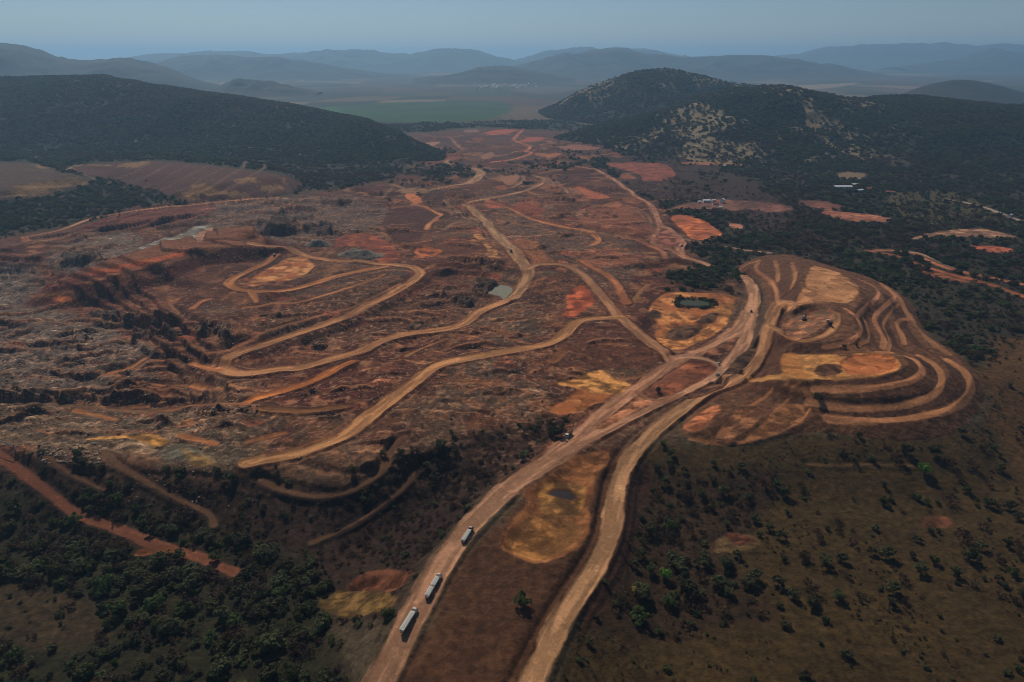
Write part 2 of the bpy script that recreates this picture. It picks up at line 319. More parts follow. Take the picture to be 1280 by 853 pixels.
# rows of tipped spoil heaps
for (cx, cy, nx, ny, dx, dy, hh) in ((300, 275, 9, 4, 15, 7, 3.2), (430, 262, 6, 4, 13, 6, 3.5), (70, 440, 8, 5, 15, 9, 2.8), (40, 350, 6, 4, 14, 7, 3.0), (180, 535, 8, 3, 14, 9, 2.4), (560, 395, 7, 3, 12, 8, 2.4), (690, 305, 7, 4, 12, 6, 3.0), (640, 415, 8, 3, 13, 8, 2.0), (470, 535, 8, 4, 14, 10, 1.8), (360, 410, 6, 3, 13, 8, 2.4), (590, 225, 8, 3, 10, 4, 4), (740, 270, 6, 3, 12, 5, 3)):
    for a_ in range(nx):
        for b_ in range(ny):
            if rl.rand() < 0.3: continue
            p = unproj([(cx + (a_ - nx / 2) * dx + rl.uniform(-5, 5), cy + (b_ - ny / 2) * dy + rl.uniform(-2.5, 2.5))]); r_ = rl.uniform(4, 9)
            w = window(p, r_ + 3)
            if w is None: continue
            d = np.hypot(GX[w] - p[0, 0], GY[w] - p[0, 1]) + wob(w, 1.5, 5, a_)
            Hg[w] += hh * rl.uniform(0.5, 1.2) * np.clip(1 - d / r_, 0, 1)
            if rl.rand() < 0.45: ALB[w] = ALB[w] * (1 + sstep(r_, r_ * 0.6, d) * rl.uniform(-0.35, 0.7))[..., None]
# scattered heaps, pits and windrows over the whole working area
hp = np.stack([rl.uniform(-40, 900, 1700), 165 + 420 * rl.rand(1700) ** 0.9], 1); hxy = unproj(hp); hm_ = sample(mine, hxy[:, 0], hxy[:, 1]); hd_ = sample(DUMPM, hxy[:, 0], hxy[:, 1]); hr_ = sample(ROUGH, hxy[:, 0], hxy[:, 1])
for i in range(len(hp)):
    if hm_[i] < 0.6 or hd_[i] > 0.1 or hr_[i] < 0.6: continue
    big = 1.0 if hxy[i, 1] < 1100 else 1.8
    r_ = rl.uniform(2.0, 6.5) * big; ratio = rl.uniform(1.0, 3.5); an = rl.uniform(-0.6, 0.6); p = hxy[i:i + 1]
    w = window(p, r_ * ratio + 2)
    if w is None: continue
    ux = (GX[w] - p[0, 0]) * math.cos(an) + (GY[w] - p[0, 1]) * math.sin(an); uy = (GY[w] - p[0, 1]) * math.cos(an) - (GX[w] - p[0, 0]) * math.sin(an)
    d = np.hypot(ux / ratio, uy) / r_
    hgt = rl.uniform(0.18, 0.42) * r_ * (1 if rl.rand() < 0.75 else -0.8)
    Hg[w] += hgt * np.clip(1 - d, 0, 1)
    u_ = rl.rand()
    if u_ < 0.6: ALB[w] = ALB[w] * (1 + sstep(1.0, 0.75, d) * [0.55, 0.9, -0.4, 0.3, -0.3, 0.7][rl.randint(6)])[..., None]
# ---- step 4: roads, tracks and bench strips -------------------------------
ROADS = []          # (class id, name)
def road(pts, width, c, name='haul_road', flat=True, soft=1.6, tracks=0.65, k=1.0, c2=None, bank=7.0, cls=True, zoff=0.0, own=None, rag=1.0):
    P = catmull(pts, False, 6); xy = unproj(P)
    # resample
    seg = np.hypot(*np.diff(xy, axis=0).T); s = np.r_[0, np.cumsum(seg)]; L = s[-1]
    n = max(int(L / max(width * 0.6, 5)), 4); ss = np.linspace(0, L, n)
    xy = np.stack([np.interp(ss, s, xy[:, 0]), np.interp(ss, s, xy[:, 1])], 1)
    for _ in range(2): xy[1:-1] = 0.25 * xy[:-2] + 0.5 * xy[1:-1] + 0.25 * xy[2:]
    z = np.maximum(sample(HREF, xy[:, 0], xy[:, 1]), np.maximum(sample(HREF, xy[:, 0], xy[:, 1] - width * 0.5 - 7), sample(HREF, xy[:, 0], xy[:, 1] - width * 0.5 - 18) - 0.5)) if flat else sample(HREF, xy[:, 0], xy[:, 1])
    kk = max(3, int(70 / (L / n)) | 1)
    zp = np.pad(z, kk // 2, mode='edge'); z = np.convolve(zp, np.ones(kk) / kk, 'valid')[:n] + zoff
    marg = (width * 0.5 + bank * 1.6 + 4) if not (flat and width >= 7) else width * 0.5 + 34
    w, D, (S, X) = line_dist(xy, marg)
    hw = width * 0.5 * (1 + 0.34 * (fbm(S, S * 0 + len(pts) * 9.1, 70, 2, 33) - 0.5)) if flat else width * 0.5 * (1 + 0.5 * (fbm(S, S * 0 + 3, 40, 2, 34) - 0.5))
    if flat:
        zr = np.interp(S, ss, z)
        free = (CLS[w] == 0) & (ROADD[w] > 8)
        if width >= 7:
            ROADD[w] = np.minimum(ROADD[w], D - hw); kf = sstep(hw + 4, hw + 30, D); Hg[w] = np.where(free, HREF[w] + (Hg[w] - HREF[w]) * kf, Hg[w])
        m = sstep(hw + bank * 1.4, hw + 0.8, D)
        Hg[w] = Hg[w] * (1 - m) + zr * m
        ROUGH[w] *= 1 - 0.93 * sstep(hw + 3, hw, D); FOR[w] *= 1 - sstep(hw + 4, hw + 1.5, D)
        # cut bank: darker freshly dug soil beside the road
        bk = sstep(hw - 0.5, hw + 1, D) * sstep(hw + bank * 0.8, hw + 2, D)
        paint(w, bk * 0.5 * mine[w] * free, (78, 44, 32))
        if width > 7.5: Hg[w] += free * 1.1 * np.exp(-((D - hw - 0.8) / 1.3) ** 2) * (0.3 + 0.9 * fbm(GX[w], GY[w], 25, 2, 61)); Hg[w] -= free * 0.8 * np.exp(-((D - hw - 3.6) / 1.4) ** 2)
    e = wob(w, min(1.0 + width * 0.07, 2.2), 18, 3) + wob(w, min(0.4 + width * 0.05, 1.0), 7, 8) * 2 * fbm(GX[w], GY[w], 60, 2, 9)
    e = e * rag; spc = SPC[w]
    m = sstep(hw + soft * 0.5 + spc * 0.3, hw - soft * 0.5 - spc * 0.3, D + e) * k
    a = sstep(0.36, 0.64, fbm(S * 0.10, X * 1.0, 3.2, 3, 13))[..., None]
    base = lin(c); dark = base * 0.5; light = np.minimum(base * 1.35, 0.8)
    cc = base * (1 - tracks) + (dark * (1 - a) + light * a) * tracks
    big = (fbm(GX[w], GY[w], 45, 3, 23)[..., None] - 0.5) * 0.5
    cc = cc * (1 + big)
    if c2 is not None:
        b = sstep(0.42, 0.62, fbm(GX[w], GY[w], 30, 3, 29))[..., None]; cc = cc * (1 - b) + lin(c2) * b
    ALB[w] = ALB[w] * (1 - m[..., None]) + cc * m[..., None]
    FOR[w] *= 1 - m
    if cls:
        if own is None:
            ROADS.append(name); own = len(ROADS)
        v = CLS[w]; v[m > 0.55 * k] = own; CLS[w] = v
    return own
TAN = (172, 128, 92); PINK = (160, 116, 90); ORG = (186, 122, 76); YEL = (194, 146, 88); DIM = (122, 86, 62)
# far roads first
road([(655, 161), (645, 171), (643, 176), (660, 182), (662, 186), (657, 189), (664, 192), (643, 199), (615, 203)], 12, (172, 108, 82), 'dirt_road', bank=4)
for pts, wd in (([(520, 173), (519, 177), (525, 184)], 10), ([(529, 189), (536, 194)], 10), ([(562, 171), (570, 180), (577, 187)], 10), ([(502, 172), (500, 179)], 10), ([(615, 196), (636, 193), (650, 189)], 9), ([(593, 198), (620, 196)], 7), ([(700, 184), (712, 183)], 12), ([(776, 174), (797, 176)], 8), ([(742, 170), (748, 174), (756, 177)], 8), ([(815, 181), (828, 186)], 7)):
    road(pts, wd, (160, 122, 98), 'dirt_track', flat=False, k=0.8)
road([(562, 200), (557, 203), (564, 207), (581, 211), (592, 210), (600, 215), (596, 222), (585, 229), (562, 233), (536, 238)], 12, (168, 132, 98), bank=4)
road([(595, 212), (602, 216), (597, 223), (586, 229)], 22, (166, 130, 98), cls=False)
road([(671, 221), (679, 223), (680, 227), (673, 232), (656, 239), (634, 244), (611, 248), (590, 252), (581, 255)], 12, (166, 128, 94), bank=5)
road([(654, 220), (654, 227), (639, 235)], 10, (150, 116, 88), 'dirt_track')
road([(682, 223), (692, 233)], 20, (150, 112, 84), 'dirt_track', k=0.8); road([(696, 227), (702, 233), (709, 241)], 9, (150, 112, 88), 'dirt_track')
road([(630, 217), (650, 212), (662, 208)], 8, (124, 100, 86), 'dirt_track', k=0.7)
road([(489, 230), (500, 234), (508, 238)], 12, (150, 116, 88), 'dirt_track')
road([(611, 251), (641, 262), (664, 274), (682, 279), (705, 284), (720, 286), (737, 290), (746, 297), (748, 302), (741, 306)], 11, (176, 122, 80), 'dirt_track')
road([(615, 250), (641, 260), (664, 271), (690, 279), (712, 282)], 9, (124, 62, 44), cls=False, flat=False)
road([(516, 255), (536, 262), (551, 269), (549, 273), (538, 279), (534, 287)], 9, (176, 120, 80), 'dirt_track')
for pts in ([(544, 260), (564, 264), (585, 276), (597, 284)], [(566, 262), (580, 268), (597, 277)], [(555, 287), (565, 281), (575, 277)], [(556, 250), (562, 258)], [(478, 246), (486, 240), (490, 235)]):
    road(pts, 7, (150, 118, 88), 'dirt_track', flat=False, k=0.75)
road([(720, 208), (739, 211), (754, 217), (769, 226), (782, 236), (795, 246), (810, 254), (817, 263), (823, 276), (826, 282), (840, 290), (851, 300), (854, 306), (849, 312), (855, 321), (870, 327), (889, 334)], 10, (168, 124, 100), 'dirt_road', bank=5)
road([(825, 281), (821, 291), (816, 298), (819, 306), (836, 312), (856, 323)], 8, (164, 120, 94), 'dirt_track'); road([(822, 308), (840, 310), (852, 309)], 5, (150, 106, 82), 'dirt_track', flat=False)
road([(855, 300), (889, 307), (917, 311), (941, 315), (962, 319)], 8, (156, 124, 106), 'dirt_road')
road([(729, 326), (741, 335), (757, 344), (771, 356), (777, 369), (783, 379)], 11, (166, 108, 72), 'dirt_track')
road([(812, 356), (800, 365), (793, 377)], 5, (160, 116, 76), 'dirt_track', flat=False, k=0.8); road([(739, 327), (765, 329), (791, 327)], 9, (160, 104, 76), 'dirt_track', flat=False, k=0.8)
road([(771, 294), (782, 299), (801, 303), (825, 313), (832, 323)], 9, (156, 104, 78), 'dirt_track', k=0.85)
for pts in ([(786, 257), (803, 270), (805, 279)], [(795, 260), (810, 270), (814, 280)], [(735, 263), (743, 271)], [(730, 270), (760, 274), (790, 282)], [(728, 277), (760, 281), (800, 288)]):
    road(pts, 5, (158, 112, 88), 'dirt_track', flat=False, k=0.7)
road([(1085, 314), (1112, 313), (1139, 316), (1160, 326), (1186, 336), (1220, 344), (1280, 356), (1330, 366)], 11, (170, 108, 78), 'dirt_road')
road([(1095, 315), (1120, 320), (1146, 330), (1186, 343), (1237, 356), (1280, 371), (1330, 386)], 10, (156, 92, 62), 'dirt_track')
road([(1120, 313), (1150, 317), (1172, 327), (1190, 334)], 5, (186, 152, 128), cls=False, flat=False)
road([(1186, 250), (1210, 254), (1232, 260), (1262, 271), (1280, 278), (1320, 292)], 9, (168, 148, 134), 'dirt_road')
# western edge road
road([(30, 297), (75, 288), (116, 273), (150, 267), (193, 260), (240, 257), (277, 252), (315, 250), (347, 248)], 9, (170, 122, 92), 'dirt_road', bank=4)
for pts, cc in (([(105, 288), (131, 285), (165, 272), (200, 266), (240, 264)], (128, 66, 52)), ([(140, 292), (175, 282), (215, 273), (250, 268)], (132, 86, 66)), ([(20, 307), (75, 296), (143, 289)], (124, 98, 76)), ([(60, 322), (90, 310), (118, 302)], (130, 98, 72)), ([(240, 268), (280, 269)], (110, 92, 80)), ([(170, 292), (205, 280), (245, 272)], (120, 76, 60))):
    road(pts, 6, cc, 'pit_bench', flat=True, bank=4, k=0.85)
for pts in ([(84, 213), (97, 207), (140, 207)], [(84, 211), (101, 217), (118, 224)]):
    road(pts, 6, (150, 116, 82), 'dirt_track', flat=False)
for x in (140, 165, 190, 214, 238, 262, 288):
    road([(x + 46, 205 + (x - 140) * 0.03), (x + 24, 216 + (x - 140) * 0.03), (x, 228 + (x - 140) * 0.05), (x - 12, 235 + (x - 140) * 0.06)], rl.uniform(5, 9), (128, 94, 76), 'dirt_track', flat=True, bank=14, k=rl.uniform(0.25, 0.55))
for yy in (212, 222, 232, 244):
    road([(-20, yy + 4), (20, yy), (60, yy + 2), (95, yy + 1)], 6, (112, 82, 58), 'dirt_track', flat=True, bank=12, k=0.5)
# many short tracks of the mining machines
for (x0, x1, y0, y1, n, l0, l1) in ((500, 780, 166, 250, 80, 12, 46), (560, 830, 250, 330, 50, 20, 70), (330, 640, 300, 450, 30, 20, 70), (20, 330, 300, 540, 34, 20, 80), (440, 760, 400, 500, 18, 20, 60), (330, 500, 245, 300, 18, 15, 40)):
    for k in range(n):
        x = rl.uniform(x0, x1); y = rl.uniform(y0, y1); ln = rl.uniform(l0, l1); a_ = rl.uniform(-0.35, 0.35); cv = rl.uniform(-0.2, 0.2) * ln
        road([(x, y), (x + ln * 0.5 * math.cos(a_), y + ln * 0.5 * math.sin(a_) * 0.6 + cv * 0.4), (x + ln * math.cos(a_), y + ln * math.sin(a_) * 0.6)], rl.uniform(3, 7) * (1.0 if y > 260 else 1.5), [(150, 104, 72), (164, 112, 76), (140, 92, 66), (176, 122, 82), (124, 72, 52)][rl.randint(5)], 'dirt_track', flat=False, k=rl.uniform(0.45, 0.85), cls=False)
# middle haul roads
road([(313, 304), (347, 309), (377, 319), (400, 324), (430, 327), (481, 331), (511, 334), (524, 338), (526, 343), (517, 352), (497, 364), (464, 381), (440, 393), (420, 401), (370, 418), (336, 429), (313, 436), (293, 444), (280, 452), (276, 460), (284, 467), (303, 471), (330, 470), (370, 464), (404, 456), (430, 450), (464, 440), (504, 428), (555, 414), (588, 400), (622, 385), (639, 375), (652, 358), (659, 344), (657, 336), (649, 321), (635, 309), (622, 297), (612, 284), (598, 270), (588, 260), (580, 254)], 12.5, (170, 124, 86), 'haul_road', bank=9)
road([(345, 318), (336, 328), (313, 338), (295, 347), (286, 354), (294, 361), (316, 364), (353, 364), (387, 357), (420, 346), (450, 339), (481, 334)], 11, (172, 118, 74), 'haul_road', bank=8)
road([(622, 297), (636, 311), (650, 325), (660, 338), (655, 356), (641, 374)], 17, (160, 124, 92), cls=False, bank=6)
road([(588, 258), (602, 272), (616, 287), (628, 300), (640, 312)], 14, (158, 126, 94), cls=False, bank=5)
road([(660, 337), (668, 331), (689, 330), (709, 334), (730, 346), (746, 364), (760, 381), (777, 400), (797, 417), (817, 432), (834, 446), (842, 456)], 11.5, (164, 122, 90), 'haul_road', bank=8, zoff=0.8)
road([(775, 397), (743, 398), (724, 401), (713, 410), (705, 420), (686, 430), (652, 438), (608, 445), (571, 452), (544, 460), (524, 475), (501, 491), (477, 508), (457, 525), (440, 541), (418, 551), (387, 561), (353, 572), (310, 581)], 12, (178, 132, 90), 'haul_road', bank=8)
road([(440, 455), (425, 460), (404, 471), (370, 484), (336, 495), (306, 502)], 10.5, (190, 120, 68), 'haul_road', bank=6)
road([(276, 460), (260, 459), (242, 459)], 9, (182, 122, 80), 'dirt_track')
road([(300, 425), (340, 412), (400, 395), (440, 385), (470, 370), (500, 355)], 5, (146, 98, 66), 'dirt_track', k=0.8)
road([(260, 444), (290, 434), (313, 425)], 5, (160, 106, 70), 'dirt_track', k=0.8)
road([(305, 384), (340, 381), (372, 378), (400, 371), (430, 362), (470, 348), (480, 343)], 7, (160, 112, 70), 'dirt_track', k=0.9)
road([(314, 364), (320, 378)], 8, (166, 114, 68), 'dirt_track')
road([(508, 446), (530, 436), (560, 424)], 4, (170, 122, 82), 'dirt_track', k=0.85); road([(556, 438), (564, 428), (572, 418)], 5, (140, 98, 62), 'dirt_track', flat=False, k=0.7)
road([(480, 388), (520, 384), (545, 382)], 5, (120, 86, 60), 'dirt_track', flat=False, k=0.7)
road([(690, 452), (697, 447), (704, 441)], 7, (150, 102, 66), 'dirt_track', flat=False, k=0.8)
# pit streaks
for pts, wd, cc in (([(94, 513), (115, 518), (144, 525)], 7, (180, 120, 76)), ([(225, 544), (245, 549), (270, 555)], 7, (176, 116, 72)), ([(240, 480), (260, 482), (275, 484)], 5, (172, 118, 74)), ([(155, 478), (180, 482), (225, 483), (260, 487)], 4, (150, 102, 66)), ([(170, 462), (185, 452), (215, 448)], 4, (160, 108, 66)), ([(138, 466), (160, 462), (182, 448)], 5, (186, 126, 78)), ([(40, 484), (90, 486), (150, 484)], 4, (120, 96, 70)), ([(0, 503), (60, 505), (130, 512), (190, 516), (225, 514)], 5, (118, 90, 64)), ([(190, 518), (240, 508), (290, 502), (306, 503)], 5, (136, 92, 60)), ([(330, 512), (370, 515), (400, 512), (430, 508)], 9, (140, 98, 62)), ([(150, 413), (185, 412), (221, 407)], 6, (120, 82, 60)), ([(240, 385), (252, 378), (262, 375)], 7, (186, 124, 84)), ([(310, 553), (335, 546), (355, 542)], 6, (150, 98, 60)), ([(336, 571), (380, 556), (420, 545)], 5, (140, 96, 60))):
    road(pts, wd, cc, 'pit_bench', k=0.9, bank=5)
# main highway and its parallel roads
own_main = road([(425, 960), (462, 880), (490, 820), (512, 775), (524, 754), (546, 716), (571, 679), (598, 648), (629, 618), (662, 591), (695, 569), (730, 540), (756, 516), (783, 495), (800, 483), (819, 469), (837, 456), (870, 442), (894, 431), (917, 417), (931, 401), (939, 385), (942, 368), (937, 354), (929, 346)], 14, (172, 128, 100), 'haul_road', bank=7)
own_2 = road([(640, 612), (665, 594), (700, 571), (728, 552), (756, 538), (790, 520), (824, 504), (850, 492), (873, 480), (897, 466), (914, 450), (928, 432), (936, 412), (940, 392)], 11.5, (174, 130, 102), 'haul_road', bank=5)
road([(842, 447), (860, 446), (878, 448), (894, 452), (902, 459), (899, 468), (890, 476)], 6.5, (178, 138, 112), 'dirt_road', bank=3)
road([(795, 492), (808, 500), (826, 503), (845, 496)], 8, (158, 112, 84), cls=False, bank=3)
road([(610, 960), (655, 870), (684, 810), (704, 772), (713, 757), (733, 726), (752, 695), (763, 668), (767, 641), (771, 615), (778, 591), (791, 567), (808, 547), (830, 530), (850, 517), (873, 503), (900, 490), (924, 476), (941, 462), (953, 442), (958, 425), (964, 405), (974, 390), (990, 380)], 11.5, (168, 126, 92), 'haul_road', bank=6)
road([(960, 425), (985, 424), (1005, 426), (1030, 420), (1045, 406), (1045, 392)], 7, (168, 126, 86), 'dirt_road', bank=3)
road([(870, 495), (888, 490), (905, 478), (925, 473)], 5, (170, 126, 92), 'dirt_track', bank=2)
# bench strips on the dump
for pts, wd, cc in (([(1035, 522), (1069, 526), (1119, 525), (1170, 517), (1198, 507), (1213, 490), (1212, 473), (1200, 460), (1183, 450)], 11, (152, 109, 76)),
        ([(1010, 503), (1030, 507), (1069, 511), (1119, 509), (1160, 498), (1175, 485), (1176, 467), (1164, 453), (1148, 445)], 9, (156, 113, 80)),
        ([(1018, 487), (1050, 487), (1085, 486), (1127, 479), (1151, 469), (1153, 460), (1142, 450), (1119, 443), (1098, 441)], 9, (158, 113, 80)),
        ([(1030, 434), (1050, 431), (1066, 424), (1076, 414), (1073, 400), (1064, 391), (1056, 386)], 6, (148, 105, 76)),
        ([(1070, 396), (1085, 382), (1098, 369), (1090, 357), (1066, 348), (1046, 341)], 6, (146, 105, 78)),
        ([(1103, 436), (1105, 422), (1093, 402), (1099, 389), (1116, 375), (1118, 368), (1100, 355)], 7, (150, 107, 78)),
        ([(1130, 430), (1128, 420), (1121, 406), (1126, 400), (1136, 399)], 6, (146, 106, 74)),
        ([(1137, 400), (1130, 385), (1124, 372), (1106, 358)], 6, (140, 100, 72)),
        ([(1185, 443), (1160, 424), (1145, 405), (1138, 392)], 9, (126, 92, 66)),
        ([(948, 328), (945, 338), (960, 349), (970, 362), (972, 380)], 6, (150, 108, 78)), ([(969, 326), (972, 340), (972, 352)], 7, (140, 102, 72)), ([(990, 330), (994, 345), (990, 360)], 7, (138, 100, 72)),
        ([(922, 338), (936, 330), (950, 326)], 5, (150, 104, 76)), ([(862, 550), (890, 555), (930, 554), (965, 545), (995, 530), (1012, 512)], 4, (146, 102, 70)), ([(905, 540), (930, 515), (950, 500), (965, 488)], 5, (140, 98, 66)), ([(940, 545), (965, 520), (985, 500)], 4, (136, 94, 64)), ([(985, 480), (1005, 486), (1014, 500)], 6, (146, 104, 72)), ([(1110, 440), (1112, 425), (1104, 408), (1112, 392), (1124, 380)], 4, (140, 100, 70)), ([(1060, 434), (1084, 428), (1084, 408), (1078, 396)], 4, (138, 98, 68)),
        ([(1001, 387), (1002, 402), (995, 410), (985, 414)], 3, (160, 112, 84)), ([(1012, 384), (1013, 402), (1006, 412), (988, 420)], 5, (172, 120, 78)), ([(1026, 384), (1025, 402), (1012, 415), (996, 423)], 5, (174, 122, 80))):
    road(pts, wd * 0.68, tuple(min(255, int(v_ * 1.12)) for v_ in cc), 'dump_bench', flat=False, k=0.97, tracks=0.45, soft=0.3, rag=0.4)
# lower left
road([(-60, 528), (0, 571), (15, 582), (45, 602), (75, 627), (100, 647), (125, 655), (150, 662), (190, 680), (212, 687), (250, 697), (292, 715)], 7.0, (108, 66, 48), 'dirt_road', bank=4, tracks=0.25)
road([(175, 692), (196, 686), (212, 690)], 8, (120, 72, 46), cls=False)
for pts, wd in (([(323, 598), (353, 614), (387, 621), (430, 620), (454, 608), (480, 588), (483, 566), (507, 545)], 4), ([(390, 680), (430, 663), (480, 631), (511, 604), (517, 581)], 3.2), ([(135, 568), (150, 582), (209, 618), (262, 642), (268, 660)], 4), ([(60, 570), (85, 590), (130, 615)], 3), ([(1010, 580), (1050, 583), (1085, 580), (1148, 583)], 1.6)):
    road(pts, wd, (92, 66, 46), 'footpath', k=0.8, bank=3, tracks=0.2)
# ---- step 5: pads, ponds, bare patches ------------------------------------
PADS = []
def pad(pts, c, name='bare_earth_pad', flat=True, edge=3.0, wamp=2.0, k=1.0, dz=0.0, c2=None, cls=True, swirl=0.55, wl2=22, steep=5.0, avoid=False):
    xy = unproj(catmull(pts, True, 5)); w, sd = poly_sd(xy, 14 + steep)
    if w is None: return
    zc = float(np.mean(sample(Hg, xy[:, 0], xy[:, 1])))
    sd = sd + wob(w, wamp * 1.2, 26, 9) + wob(w, wamp * 0.9, 8, 19)
    if flat:
        A = np.c_[xy, np.ones(len(xy))]; co = np.linalg.lstsq(A, sample(HREF if HREF is not None else Hg, xy[:, 0], xy[:, 1]), rcond=None)[0]
        zp = GX[w] * co[0] + GY[w] * co[1] + co[2]
        m = sstep(-5, 1, sd); Hg[w] = Hg[w] * (1 - m) + zp * m
        if dz: Hg[w] += dz * sstep(0, steep, sd)
    m = sstep(-edge * 0.5, edge * 0.5, sd) * k
    if avoid: m = m * sstep(0.5, 4, ROADD[w])
    ROUGH[w] *= 1 - 0.85 * m; FOR[w] *= 1 - sstep(-3, 0, sd)
    X, Y = GX[w], GY[w]
    warp = fbm(X, Y, 40, 2, 17) * 40
    a = fbm(X + warp * 0.6, Y * 1.5 - warp, 9, 4, 37, SPC[w], 0.65)
    gr = sstep(0.58, 0.64, fbm(X - warp, Y + warp * 0.5, 13, 3, 57, SPC[w]))
    base = lin(c) * (1 + (sstep(0.35, 0.65, a) - 0.5)[..., None] * 2 * swirl)
    if c2 is not None:
        b = sstep(0.4, 0.62, fbm(X, Y, wl2, 3, 47))[..., None]; base = base * (1 - b) + lin(c2) * b
    base = base * (1 - 0.38 * gr[..., None])
    ALB[w] = ALB[w] * (1 - m[..., None]) + base * m[..., None]
    if cls:
        ROADS.append(name); v = CLS[w]; v[m > 0.5 * k] = len(ROADS); CLS[w] = v
for P in ([(812, 490), (820, 480), (857, 455), (877, 451), (896, 456), (889, 467), (852, 487), (827, 496), (812, 490)], [(749, 533), (770, 518), (795, 501), (813, 504), (780, 521), (749, 533)], [(906, 470), (915, 456), (930, 441), (945, 439), (936, 456), (925, 468), (906, 470)], [(886, 441), (900, 432), (917, 424), (914, 436), (886, 441)]):
    road(P, 3.2, (82, 54, 42), 'verge', flat=False, cls=False, k=0.8, tracks=0.2)
RED = (170, 92, 64)
for (x0, x1, y0, y1, n, l0, l1) in ((500, 840, 166, 250, 40, 8, 26), (540, 830, 250, 340, 30, 10, 32), (320, 640, 290, 470, 26, 8, 26), (0, 330, 290, 540, 30, 8, 30)):
    for k in range(n):
        x = rl.uniform(x0, x1); y = rl.uniform(y0, y1); ln = rl.uniform(l0, l1) / 2; hh_ = ln * rl.uniform(0.18, 0.4); th = np.linspace(0, 6.283, 8, endpoint=False)
        pts = np.stack([x + ln * np.cos(th) * rl.uniform(0.7, 1.3, 8), y + hh_ * np.sin(th) * rl.uniform(0.6, 1.4, 8) + np.cos(th) * ln * rl.uniform(-0.15, 0.15)], 1)
        pad(pts, [(156, 96, 66), (172, 116, 78), (146, 82, 58), (120, 70, 52), (150, 116, 90), (92, 50, 38)][rl.randint(6)], flat=False, k=rl.uniform(0.35, 0.75), cls=False, wamp=5.0, avoid=True)
pad([(606, 166), (619, 163), (649, 162), (630, 168), (615, 169)], RED, c2=(150, 84, 66)); pad([(649, 176), (660, 172), (682, 173), (667, 177), (654, 178)], (150, 82, 64))
pad([(529, 182), (538, 178), (551, 178), (542, 182)], (150, 118, 94)); pad([(580, 163), (595, 162), (598, 165), (583, 166)], (126, 96, 86))
pad([(700, 185), (722, 181), (748, 184), (745, 187), (715, 188)], (140, 98, 82)); pad([(600, 195), (614, 190), (618, 196), (606, 199)], (136, 100, 78))
pad([(494, 240), (508, 236), (532, 236), (536, 240), (518, 243)], (140, 108, 82)); pad([(506, 244), (517, 243), (528, 251), (521, 255), (512, 251)], (190, 118, 78))
pad([(626, 223), (645, 218), (649, 223), (637, 232)], (146, 105, 78)); pad([(592, 294), (601, 293), (611, 305), (624, 320), (622, 323), (611, 322), (609, 312)], (172, 124, 76))
pad([(756, 206), (776, 203), (825, 204), (840, 212), (844, 221), (829, 225), (806, 226), (799, 219), (776, 212)], (146, 84, 64), c2=(110, 66, 56), wl2=14); pad([(848, 205), (880, 200), (925, 203), (928, 207), (870, 206)], (144, 96, 68))
pad([(840, 270), (862, 270), (889, 281), (902, 296), (874, 300), (859, 294), (844, 281)], (190, 110, 66), c2=(168, 98, 66)); pad([(909, 279), (926, 281), (927, 286), (915, 285)], (156, 104, 82))
pad([(720, 232), (742, 240), (763, 247), (739, 249), (726, 240)], (170, 100, 70)); pad([(822, 293), (836, 288), (849, 302), (845, 309), (828, 308), (820, 301)], (136, 88, 72))
pad([(876, 252), (890, 249), (925, 252), (930, 262), (900, 264), (845, 262), (845, 257)], (128, 88, 74), c2=(104, 80, 70))
pad([(918, 252), (960, 253), (990, 260), (975, 266), (935, 262)], (122, 80, 68), c2=(88, 62, 54)); pad([(995, 252), (1030, 251), (1038, 254), (1060, 262), (1020, 262)], (128, 82, 66), c2=(96, 62, 52))
pad([(1025, 266), (1038, 264), (1092, 269), (1119, 276), (1065, 278)], (162, 104, 80), c2=(146, 90, 68)); pad([(1139, 299), (1160, 292), (1210, 286), (1247, 290), (1271, 299), (1220, 296), (1173, 297)], (160, 118, 90), c2=(128, 94, 76))
pad([(1212, 307), (1254, 309), (1267, 314), (1237, 315)], (160, 88, 64)); pad([(1150, 340), (1190, 342), (1230, 352), (1190, 352)], (156, 92, 62), flat=False, k=0.7); pad([(1048, 218), (1062, 215), (1082, 218), (1075, 224), (1055, 224)], (118, 98, 76))
pad([(172, 312), (197, 301), (240, 284), (266, 283), (258, 293), (244, 300), (202, 311)], (136, 136, 128), 'pit_floor', c2=(112, 108, 98), wl2=12); pad([(244, 301), (250, 290), (264, 284), (266, 288), (256, 300)], (168, 126, 96), 'pit_floor')
# loop infield, pond pads
pad([(310, 352), (325, 342), (345, 331), (362, 323), (380, 322), (391, 331), (386, 341), (360, 351), (340, 352), (316, 358)], (178, 128, 82), c2=(160, 98, 62), wl2=12)
pad([(704, 396), (706, 388), (713, 364), (730, 356), (741, 371), (740, 381), (716, 397)], (172, 92, 58), c2=(150, 78, 50)); pad([(520, 310), (536, 308), (552, 314), (545, 320), (520, 323)], (166, 98, 62), flat=False)
pad([(425, 296), (455, 292), (480, 300), (500, 316), (490, 328), (470, 326), (450, 308), (420, 308)], (146, 84, 56), 'bare_earth_pad', c2=(120, 66, 48))
pad([(697, 480), (722, 474), (750, 462), (768, 473), (790, 481), (770, 493), (717, 517), (687, 513), (712, 498), (722, 487)], (184, 134, 78), c2=(166, 104, 62), wl2=30)
pad([(810, 490), (820, 480), (857, 455), (877, 451), (897, 456), (890, 467), (852, 487), (827, 497), (815, 495)], (134, 80, 56), 'traffic_island', dz=1.0, c2=(120, 76, 56)); pad([(747, 533), (770, 517), (795, 500), (815, 504), (780, 522), (752, 537)], (170, 116, 84), 'traffic_island', dz=0.8)
